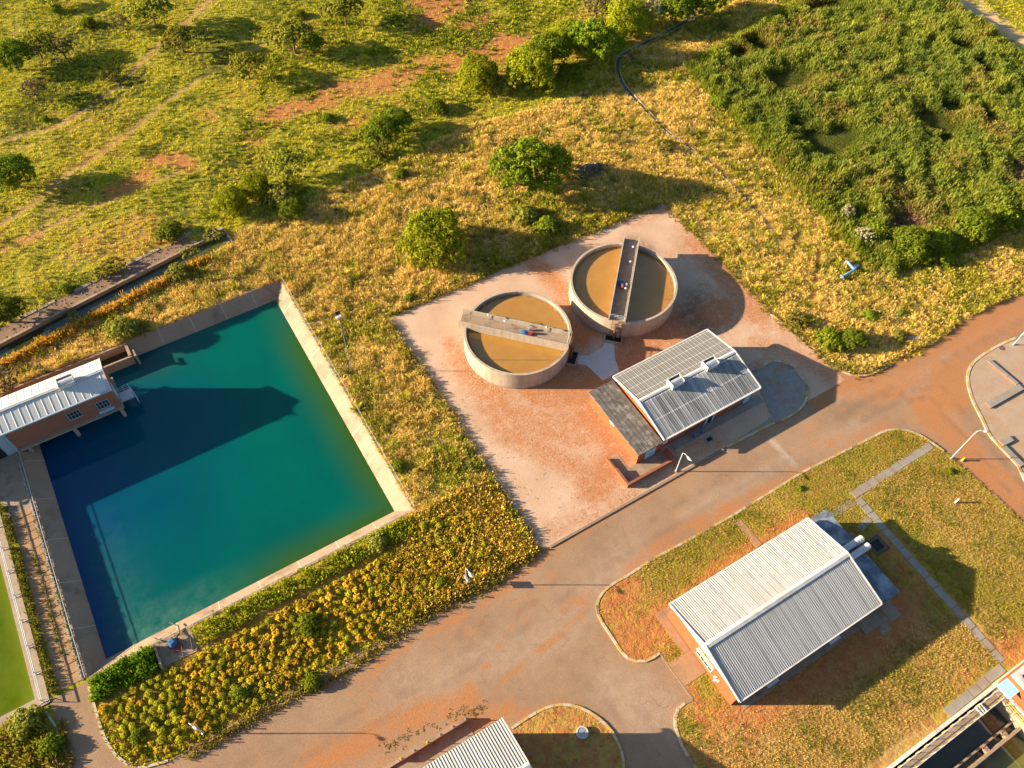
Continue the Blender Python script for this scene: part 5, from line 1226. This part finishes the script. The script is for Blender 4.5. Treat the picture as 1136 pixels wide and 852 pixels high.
for pts_, w_, n_ in (([(208, 840), (298, 785), (382, 746), (467, 686), (543, 648), (597, 612)], .35, 800), ([(428, 356), (470, 415), (520, 490), (594, 604)], .35, 500), ([(432, 350), (520, 312), (620, 272), (735, 228)], .4, 500), ([(740, 232), (800, 290), (853, 347), (890, 375), (920, 403), (950, 415), (985, 405)], .4, 520), ([(67, 800), (78, 850)], .25, 100)):
    pp = PL(pts_); e2 = []
    for i in range(n_):
        s_ = rg.random()*(len(pp)-1); a_ = int(s_); u = pp[a_]+(pp[a_+1]-pp[a_])*(s_-a_); e2.append(u+rg.normal(0, w_, 2))
    ed = np.r_[ed, np.array(e2)]; ce = np.r_[ce, lerp_col((.44, .32, .06), (.24, .23, .02), rg.random(n_))]
blade_obj('verge_weeds', [blades(vg[k], .10, .18, .06, 5, c[k], rg, .09), blades(ed, np.where(np.arange(len(ed)) < 130, .07, rg.uniform(.15, .6, len(ed))), np.where(np.arange(len(ed)) < 130, .22, .35), .12, 6, ce, rg)])
pv = scatter([(-60, 20), (-30.1, 20), (-30.6, 41.9), (-60, 41.9)], 8, rg); pv = pv[inpoly(pv[:, 0], pv[:, 1], view)]
c = lerp_col((.42, .35, .028), (.24, .25, .018), rg.random(len(pv))*1.0); k = rg.random(len(pv)) < .25; c[k] = (.45, .30, .09)
blade_obj('pond_weeds', [blades(pv, .9*rg.uniform(.5, 1.2, len(pv)), .6, .18, 8, c, rg)])
wl = []; 
for i in range(520):
    wl.append((-29.35+rg.normal(0, .22), rg.uniform(42.5, 68)))
for i in range(110): wl.append((-26.45+rg.normal(0, .1), rg.uniform(45, 66)))
for i in range(90): wl.append((-27.68+rg.normal(0, .06), rg.uniform(46, 60)))
wl = np.array(wl); c = lerp_col((.25, .20, .03), (.13, .14, .02), rg.random(len(wl)))
blade_obj('path_weeds', [blades(wl, np.where(wl[:, 0] < -28.5, .45, .22), .28, .12, 6, c, rg, .05)])
cw = []
for u in np.arange(0, 33, .05): 
    p_ = np.array((-27., 89.95))+dv*u; cw.append(p_+rg.normal(0, .35, 2)+np.array((0, -.5)))
cw = np.array(cw); c = lerp_col((.58, .29, .045), (.45, .29, .035), rg.random(len(cw)))
blade_obj('canal_grass', [blades(cw, .9*rg.uniform(.6, 1.2, len(cw)), .55, .16, 8, c, rg)])
# weeds on the open apron
aw = np.r_[[P(rg.uniform(500, 700), rg.uniform(440, 600)) for i in range(170)], [P(rg.uniform(835, 890), rg.uniform(405, 470)) for i in range(110)]]
aw = aw[inpoly(aw[:, 0], aw[:, 1], APRON) & ~inpoly(aw[:, 0], aw[:, 1], [(37, 31), (60, 31), (60, 45), (37, 45)])]
c = lerp_col((.16, .15, .03), (.28, .16, .05), rg.random(len(aw)))
blade_obj('apron_weeds', [blades(aw, .06, .16, .06, 6, c, rg, .01)])

# --- leafy crowns
def crown(lobes, nclump, nleaf, leaf, c1, c2, seed, c3=None, flat=0., cs=.26):
    """leaf clumps on and inside the lobes; returns verts, faces, colours (unit tree)"""
    g = np.random.default_rng(seed); V = []; C = []
    for (cx, cy, cz, rx, ry, rz) in lobes:
        n = max(4, int(nclump*(rx*ry*rz)**.5/.35))
        d = g.normal(size=(n, 3)); d /= np.linalg.norm(d, axis=1)[:, None]; d[:, 2] = np.where(d[:, 2] < -.45, -d[:, 2], d[:, 2])
        rad = g.uniform(.62, 1.0, n)**.8
        cc = np.array((cx, cy, cz))+d*rad[:, None]*np.array((rx, ry, rz))
        s = cs*min(rx, ry, rz*1.3)*g.uniform(.7, 1.35, n)
        tone = np.clip(g.normal(.45, .3, n), 0, 1)
        base = np.repeat(cc, nleaf, 0); off = g.normal(size=(n*nleaf, 3)); off /= np.linalg.norm(off, axis=1)[:, None]; off *= (g.random(n*nleaf)**.4)[:, None]
        off[:, 2] *= (1-flat)
        p = base+off*np.repeat(s, nleaf)[:, None]
        nr = off+np.repeat(d, nleaf, 0)*.6+g.normal(0, .45, off.shape); nr /= np.linalg.norm(nr, axis=1)[:, None]
        u = np.cross(nr, g.normal(size=nr.shape)); u /= np.linalg.norm(u, axis=1)[:, None]; v = np.cross(nr, u)
        L = leaf*g.uniform(.6, 1.35, len(p))[:, None]; Wd = L*g.uniform(.45, .75, len(p))[:, None]
        V.append(np.stack([p-u*L, p+v*Wd-u*L*.1, p+u*L, p-v*Wd+u*L*.1], 1))
        col = lerp_col(c1, c2, np.clip(np.repeat(tone, nleaf)+g.normal(0, .15, len(p)), 0, 1))*g.uniform(.8, 1.2, (len(p), 1))
        if c3 is not None:
            k = g.random(len(p)) < .12; col[k] = c3
        C.append(np.repeat(col[:, None], 4, 1))
    V = np.concatenate(V).reshape(-1, 3); C = np.concatenate(C).reshape(-1, 3)
    return V, np.arange(len(V)).reshape(-1, 4), np.clip(C, 0, 1)

def trunk(b, lobes, z0, r):
    top = Vector((0, 0, z0))
    b.tube([(0, 0, -.03), (.02, .01, z0*.5), tuple(top)], r, 8, r*.7)
    for i, L in enumerate(lobes[:6]):
        e = Vector(L[:3]); m1 = top.lerp(e, .5)+Vector((0, 0, -.05)); b.tube([top, m1, e], r*.6, 6, r*.18)
        e2 = e+Vector((L[3]*.5, L[4]*.3*(-1)**i, L[5]*.5)); b.tube([m1, e, e2], r*.3, 5, r*.08)

def ring(n, R, z, r, rz, jit, seed):
    g = random.Random(seed)
    return [(R*math.cos(2*PI*i/n+.3)*g.uniform(1-jit, 1+jit), R*math.sin(2*PI*i/n+.3)*g.uniform(1-jit, 1+jit), z*g.uniform(.85, 1.12), r*g.uniform(.8, 1.2), r*g.uniform(.8, 1.2), rz*g.uniform(.85, 1.15)) for i in range(n)]
KIND = {}
def proto(key, lobes, z0, r, nclump, nleaf, leaf, c1, c2, seed, c3=None, flat=0., cs=.26):
    V, F, C = crown(lobes, nclump, nleaf, leaf, tuple(np.array(c1)*(1.45, 1.2, .95)), tuple(np.array(c2)*(1.6, 1.35, .95)), seed, c3 and tuple(np.array(c3)*1.3), flat, cs*.75)
    b = MB(); trunk(b, lobes, z0, r); KIND[key] = [V, F, C, b, None]
# crown radius ~1 for all kinds
proto('round', [(0, 0, .62, .82, .82, .66)]+ring(8, .64, .42, .38, .40, .3, 1)+ring(5, .4, .95, .36, .3, .35, 2), .2, .07, 120, 26, .027, (.13, .175, .012), (.235, .26, .018), 1, (.24, .29, .03))
proto('lobed', [(0, .1, .75, .55, .5, .62), (.55, .05, .65, .42, .4, .58), (-.5, .0, .58, .42, .42, .5), (-.75, -.25, .35, .3, .3, .34), (.1, -.5, .42, .45, .38, .42), (.35, .5, .6, .38, .36, .45), (-.3, .55, .45, .34, .34, .4)], .15, .07, 130, 28, .027, (.085, .16, .014), (.165, .235, .02), 3, (.22, .26, .03), 0., .22)
proto('acacia', ring(6, .6, .85, .42, .22, .25, 5)+ring(3, .2, 1.05, .4, .2, .3, 6), .45, .055, 110, 24, .036, (.15, .20, .025), (.27, .28, .04), 4, (.27, .25, .06), .3)
proto('dark', [(0, 0, .8, .7, .65, .55)]+ring(5, .55, .7, .42, .4, .25, 8), .3, .06, 95, 28, .032, (.065, .115, .014), (.13, .18, .018), 5, (.16, .19, .02))
proto('grey', ring(6, .55, .75, .36, .3, .3, 9)+[(0, 0, 1, .4, .4, .3)], .4, .06, 34, 24, .04, (.13, .12, .06), (.17, .17, .08), 6, (.24, .20, .11))
proto('silver', ring(5, .5, .85, .38, .34, .25, 12)+[(0, 0, 1.1, .45, .45, .4)], .4, .06, 22, 26, .05, (.30, .32, .22), (.42, .43, .32), 7, (.12, .15, .06))
proto('bush', [(0, 0, .42, .62, .6, .42)]+ring(5, .55, .32, .36, .3, .3, 14), .2, .05, 80, 24, .042, (.095, .16, .014), (.18, .235, .02), 8, (.22, .24, .03))
proto('pale_bush', [(0, 0, .45, .6, .6, .42)]+ring(5, .55, .35, .38, .3, .3, 15), .2, .05, 75, 24, .044, (.15, .19, .035), (.25, .27, .05), 9, (.33, .31, .08))
proto('sparse_bush', ring(6, .5, .4, .34, .3, .35, 16), .2, .05, 32, 22, .06, (.10, .14, .025), (.20, .20, .035), 10, (.30, .24, .07))

def plant(key, name, px, d_px, label, cat, group=None, hs=1.0, lift=.5):
    """one tree: an Empty with trunk and crown; first of its kind makes the meshes, later ones copy them"""
    sc0 = np.linalg.norm(np.subtract(P(px[0]+1, px[1]), P(*px)))
    R = d_px*sc0*.56; x, y = P(px[0], px[1], R*hs*(.55 if key in ('round', 'lobed') else .75)*lift*2)
    K = KIND[key]
    t = thing(name, label, cat, (x, y, 0), rng.uniform(0, 2*PI), group)
    t.scale = (R, R, R*hs)
    if K[4] is None:
        tr = K[3].build('trunk', M['bark'], t); cr = np_mesh('crown', K[0], K[1], M['leaf'], K[2], t); K[4] = (tr, cr)
    else:
        for o in K[4]: c = o.copy(); COL.objects.link(c); c.parent = t
    return t
G1 = 'scattered trees on the open veld'; G2 = 'tree belt along the drain'; G3 = 'bushes along the canal'; G4 = 'bushes in the golden grass'; G5 = 'bushes along the edge of the reed field'
TREES = [
 ('acacia', 'tree', (168, 14), 46, 'feathery tree at the top edge, left of two shadow streaks', 'tree', G1), ('acacia', 'tree', (199, 44), 38, 'small open tree beside the sandy track with long shadow', 'tree', G1),
 ('grey', 'tree', (134, 24), 24, 'thin leafless looking tree left of the feathery pair', 'tree', G1), ('acacia', 'tree', (382, 12), 42, 'spreading tree at the top edge above the red soil', 'tree', G1),
 ('acacia', 'tree', (324, 42), 46, 'flat crowned green tree between track and red soil', 'tree', G1), ('acacia', 'tree', (273, 74), 38, 'pale green low tree below the flat crowned one', 'tree', G1),
 ('dark', 'tree', (12, 62), 44, 'dark tree at the left edge, first of three in a row', 'tree', G1), ('acacia', 'tree', (40, 52), 38, 'middle tree of the three in a row at the left', 'tree', G1),
 ('grey', 'tree', (68, 54), 32, 'grey brown tree ending the row of three at the left', 'tree', G1), ('grey', 'tree', (37, 100), 34, 'bare grey tree under the row of three', 'tree', G1),
 ('sparse_bush', 'bush', (119, 82), 24, 'small round bush alone in the yellow veld', 'bush', G1), ('bush', 'bush', (48, 130), 13, 'tiny green bush close to the sandy track', 'bush', G1),
 ('dark', 'tree', (12, 192), 52, 'dark spreading tree at the left edge above the canal', 'tree', G1), ('acacia', 'tree', (52, -2), 26, 'tree cut by the top edge near the left corner', 'tree', G1),
 ('bush', 'bush', (331, 13), 17, 'little round bush near the top edge beside the spreading tree', 'bush', G1), ('dark', 'tree', (348, 48), 26, 'dark tree close behind the flat crowned one', 'tree', G1),
 ('bush', 'bush', (362, 128), 16, 'dark low bush on the red soil patch', 'bush', G1), ('bush', 'bush', (60, 8), 18, 'dark bush near the top left corner', 'bush', G1), ('bush', 'bush', (95, 22), 20, 'dark bush below the top edge left of the thin tree', 'bush', G1),
 ('round', 'tree', (256, 226), 38, 'green tree at the canal head, left of a close group', 'tree', G3), ('round', 'tree', (284, 208), 32, 'middle tree of the green group above the canal head', 'tree', G3),
 ('acacia', 'tree', (316, 183), 42, 'bright tree standing highest in the group above the canal', 'tree', G3), ('pale_bush', 'bush', (310, 212), 40, 'loose pale bush under the bright tree', 'bush', G3), ('dark', 'bush', (325, 232), 32, 'dark low bush right of the canal head group', 'bush', G3),
 ('bush', 'bush', (186, 252), 34, 'green bush beside the wire fence above the canal', 'bush', G3), ('pale_bush', 'bush', (196, 299), 27, 'pale bush leaning over the canal water', 'bush', G3), ('sparse_bush', 'bush', (210, 277), 22, 'sparse bush on the far canal wall', 'bush', G3),
 ('bush', 'bush', (70, 318), 17, 'dark round bush on the gravel strip', 'bush', G3), ('sparse_bush', 'bush', (112, 300), 24, 'grey green weed clump by the fence', 'bush', G3), ('sparse_bush', 'bush', (128, 292), 26, 'loose weed clump at the gravel edge', 'bush', G3), ('sparse_bush', 'bush', (235, 258), 24, 'thin bush by the end wall of the canal', 'bush', G3), ('sparse_bush', 'bush', (80, 350), 17, 'small bush at the near canal edge', 'bush', G3),
 ('dark', 'tree', (3, 346), 46, 'dark tree at the left edge beside the canal', 'tree', G3), ('pale_bush', 'bush', (132, 360), 38, 'pale green round bush above the intake channel', 'bush', G3), ('sparse_bush', 'bush', (155, 362), 24, 'dark weedy bush at the reservoir corner', 'bush', G3), ('grey', 'tree', (4, 424), 42, 'grey tangled tree at the left edge behind the pump house', 'tree', G3),
 ('dark', 'tree', (423, 146), 40, 'dark loose tree on the boundary of red soil and golden grass', 'tree', G4), ('dark', 'tree', (441, 133), 34, 'darker twin touching the loose boundary tree', 'tree', G4), ('bush', 'bush', (484, 114), 27, 'bright green bush left of the tree belt', 'bush', G4), ('bush', 'bush', (444, 190), 20, 'small round bush alone in the golden grass', 'bush', G4), ('sparse_bush', 'bush', (420, 166), 26, 'low straggly bush under the dark loose tree', 'bush', G4),
 ('round', 'tree', (531, 84), 44, 'bright green tree leading the left end of the tree belt', 'tree', G2), ('round', 'tree', (588, 78), 54, 'large mid green tree second in the tree belt', 'tree', G2), ('dark', 'tree', (610, 55), 46, 'dark tall tree in the middle of the tree belt', 'tree', G2), ('round', 'tree', (626, 42), 38, 'yellow green crown behind the dark tall one', 'tree', G2), ('lobed', 'tree', (660, 48), 56, 'big olive tree at the bend of the drain', 'tree', G2),
 ('round', 'tree', (694, 22), 48, 'bright dense tree right of the big olive one', 'tree', G2), ('grey', 'tree', (662, 8), 36, 'grey green tree on the top edge of the belt', 'tree', G2), ('silver', 'tree', (723, 13), 34, 'silvery white leaved tree in the belt', 'tree', G2), ('dark', 'tree', (752, 8), 44, 'dark green tree right of the silvery one', 'tree', G2), ('dark', 'tree', (782, -2), 46, 'dark tree ending the belt at the top edge', 'tree', G2), ('pale_bush', 'bush', (560, 92), 26, 'pale bush between the first two belt trees', 'bush', G2), ('dark', 'bush', (632, 84), 34, 'dark undergrowth bush in the shade of the belt', 'bush', G2), ('sparse_bush', 'bush', (566, 156), 19, 'grey green bush above the many lobed tree', 'bush', G4),
 ('lobed', 'tree', (588, 190), 84, 'broad many lobed tree with its long shadow over the rubble heap', 'tree', G4), ('pale_bush', 'bush', (582, 233), 30, 'pale bush right under the many lobed tree', 'bush', G4), ('bush', 'bush', (607, 246), 32, 'bright bush beside the apron edge below the lobed tree', 'bush', G4),
 ('round', 'tree', (482, 266), 68, 'large dome shaped bright tree left of the settling tanks', 'tree', G4), ('bush', 'bush', (454, 328), 14, 'tiny bush at the apron corner', 'bush', G4), ('sparse_bush', 'bush', (735, 158), 24, 'olive bush beside the straight part of the drain', 'bush', G4),
 ('bush', 'bush', (923, 372), 38, 'leafy green bush at the rounded road corner', 'bush', G4), ('dark', 'bush', (946, 376), 30, 'dark bush touching the leafy one at the road corner', 'bush', G4), ('sparse_bush', 'bush', (886, 352), 26, 'straggly bush by the narrow ditch in golden grass', 'bush', G4), ('bush', 'bush', (966, 348), 18, 'small green bush above the road corner', 'bush', G4), ('pale_bush', 'bush', (998, 371), 18, 'pale bush beside the loose concrete block', 'bush', G4), ('bush', 'bush', (1000, 346), 12, 'tiny bush near the dirt road', 'bush', G4),
 ('dark', 'bush', (1012, 268), 44, 'dark leafy bush at the lower tip of the reed field', 'bush', G5), ('bush', 'bush', (1046, 262), 42, 'dense bush second along the lower reed edge', 'bush', G5), ('dark', 'bush', (1082, 250), 46, 'dense bush third along the lower reed edge', 'bush', G5), ('bush', 'bush', (1118, 236), 44, 'bush at the right end of the lower reed edge', 'bush', G5), ('silver', 'bush', (940, 236), 22, 'white flecked bush on the left reed edge', 'bush', G5), ('silver', 'bush', (958, 262), 26, 'white flecked bush lower on the reed edge', 'bush', G5), ('bush', 'bush', (975, 252), 36, 'bright green bush inside the lower reed edge', 'bush', G5), ('pale_bush', 'bush', (990, 296), 22, 'pale straggly bush at the reed field corner', 'bush', G5), ('bush', 'bush', (928, 200), 24, 'yellow green bush at the middle of the left reed edge', 'bush', G5), ('bush', 'bush', (800, 110), 26, 'yellow green bush at the upper left reed edge', 'bush', G5), ('bush', 'bush', (1052, 284), 24, 'low bush hanging out of the lower reed edge', 'bush', G5),
 ('bush', 'bush', (340, 690), 32, 'larger dark green bush among the yellow shrubs', 'bush', 'green bushes in the shrub bed'), ('bush', 'bush', (345, 756), 26, 'green bush at the road edge of the shrub bed', 'bush', 'green bushes in the shrub bed'), ('bush', 'bush', (264, 768), 22, 'green bush deep in the shrub bed near the left lamp', 'bush', 'green bushes in the shrub bed'), ('bush', 'bush', (441, 516), 20, 'dark green bush touching the sunlit reservoir bank', 'bush', G4), ('bush', 'bush', (490, 644), 18, 'green bush just left of the lamp in the bed', 'bush', 'green bushes in the shrub bed'), ('pale_bush', 'bush', (418, 600), 26, 'pale bush in the green row below the reservoir corner', 'bush', 'green bushes in the shrub bed'), ('bush', 'bush', (150, 815), 20, 'green bush near the curved white kerb', 'bush', 'green bushes in the shrub bed'), ('sparse_bush', 'bush', (117, 750), 12, 'straggly bush on the reservoir corner stones', 'bush', 'green bushes in the shrub bed'),
 ('pale_bush', 'bush', (25, 800), 36, 'pale bush below the green pond', 'bush', 'bushes below the green pond'), ('bush', 'bush', (52, 826), 32, 'darker bush beside the paved track at lower left', 'bush', 'bushes below the green pond'),
 ('bush', 'bush', (1055, 522), 10, 'tiny green weed bush by the yellow marker', 'bush', 'small weeds on the lawn'), ('bush', 'bush', (888, 541), 9, 'tiny green weed bush close to the lawn kerb', 'bush', 'small weeds on the lawn'),
]
for a in TREES: plant(a[0], a[1], a[2], a[3], a[4], a[5], a[6], hs={'tree': 1.05, 'bush': .95}[a[1]], lift=.45)

# --- yellow shrubs of the bed: 300 individuals, the rest as one mass
prot = []
for i, (c1, c2, c3) in enumerate((((.33, .22, .012), (.50, .34, .022), (.56, .40, .05)), ((.28, .215, .012), (.45, .32, .02), (.52, .38, .05)), ((.36, .22, .015), (.52, .33, .025), (.55, .38, .05)), ((.22, .20, .014), (.37, .30, .02), (.47, .36, .04)), ((.30, .19, .02), (.45, .29, .03), (.5, .33, .05)))):
    L = [(0, 0, .42, .5, .5, .4)]+ring(4, .35, .45, .3, .28, .4, 30+i)
    prot.append(crown(L, 26, 15, .085, tuple(np.array(c1)*(1.75, 1.9, 2.)), tuple(np.array(c2)*(1.55, 1.65, 1.8)), 40+i, c3, 0., .3))
bed_in = [(-25.4, 38.6), (-25.2, 35), (-24.2, 32.3), (-22.5, 31.2), (-20, 30.9), (14, 30.9), (21, 31), (17, 39), (13, 40.5), (8, 38.7)]
pts = []
cand = scatter(bed_in, 60, rg); rg.shuffle(cand)
cell = {}
for p in cand:
    dmin = .66+.18*vnoise(np.array([p[0]*.5]), np.array([p[1]*.5]))[0]
    if p[0] > 4 and rg.random() < (p[0]-4)/15: continue
    if fbm(p[0:1]+31, p[1:2]+7, .22)[0] > .66: continue
    kx, ky = int(p[0]//1.1), int(p[1]//1.1); ok = True
    for i in (-1, 0, 1):
        for j in (-1, 0, 1):
            for q_ in cell.get((kx+i, ky+j), ()):
                if (q_[0]-p[0])**2+(q_[1]-p[1])**2 < dmin*dmin: ok = False
    if ok: cell.setdefault((kx, ky), []).append(p); pts.append(p)
pts = np.array(pts)
dist = np.hypot(pts[:, 0], pts[:, 1]); order = np.argsort(dist)      # nearest to the camera foot show largest
pmesh = [None]*5; V_, F_, C_ = [], [], []; nb_ = 0
for n_, i in enumerate(order):
    kx = rg.integers(0, 5) if fbm(pts[i:i+1, 0], pts[i:i+1, 1], .15)[0] < .55 else 3
    s = rg.choice((.48, .56, .63, .70, .8), p=(.12, .26, .32, .2, .1))*rg.uniform(.92, 1.08); rz = rg.uniform(0, 2*PI); hz = rg.uniform(.8, 1.25)
    if n_ < 300:
        if pmesh[kx] is None:
            o = np_mesh('yellow_shrub', prot[kx][0], prot[kx][1], M['leaf'], prot[kx][2]); pmesh[kx] = o
        else: o = pmesh[kx].copy(); COL.objects.link(o)
        tag(o, 'round golden yellow shrub planted in the bed beside the road', 'shrub', 'yellow shrubs in the road bed')
        o.location = (*pts[i], 0); o.rotation_euler = (0, 0, rz); o.scale = (s, s, s*hz)
    else:
        v = prot[kx][0]; cs, sn = math.cos(rz)*s, math.sin(rz)*s
        V_.append(np.c_[v[:, 0]*cs-v[:, 1]*sn+pts[i, 0], v[:, 0]*sn+v[:, 1]*cs+pts[i, 1], v[:, 2]*s*hz]); F_.append(prot[kx][1]+nb_); nb_ += len(v); C_.append(prot[kx][2]*rg.uniform(.85, 1.15))
if V_: tag(np_mesh('shrub_mass', np.concatenate(V_), np.concatenate(F_), M['leaf'], np.clip(np.concatenate(C_), 0, 1)), kind='stuff')
print('shrubs', len(pts), 'tris', sum(len(o.data.polygons) for o in bpy.data.objects if o.type == 'MESH'))
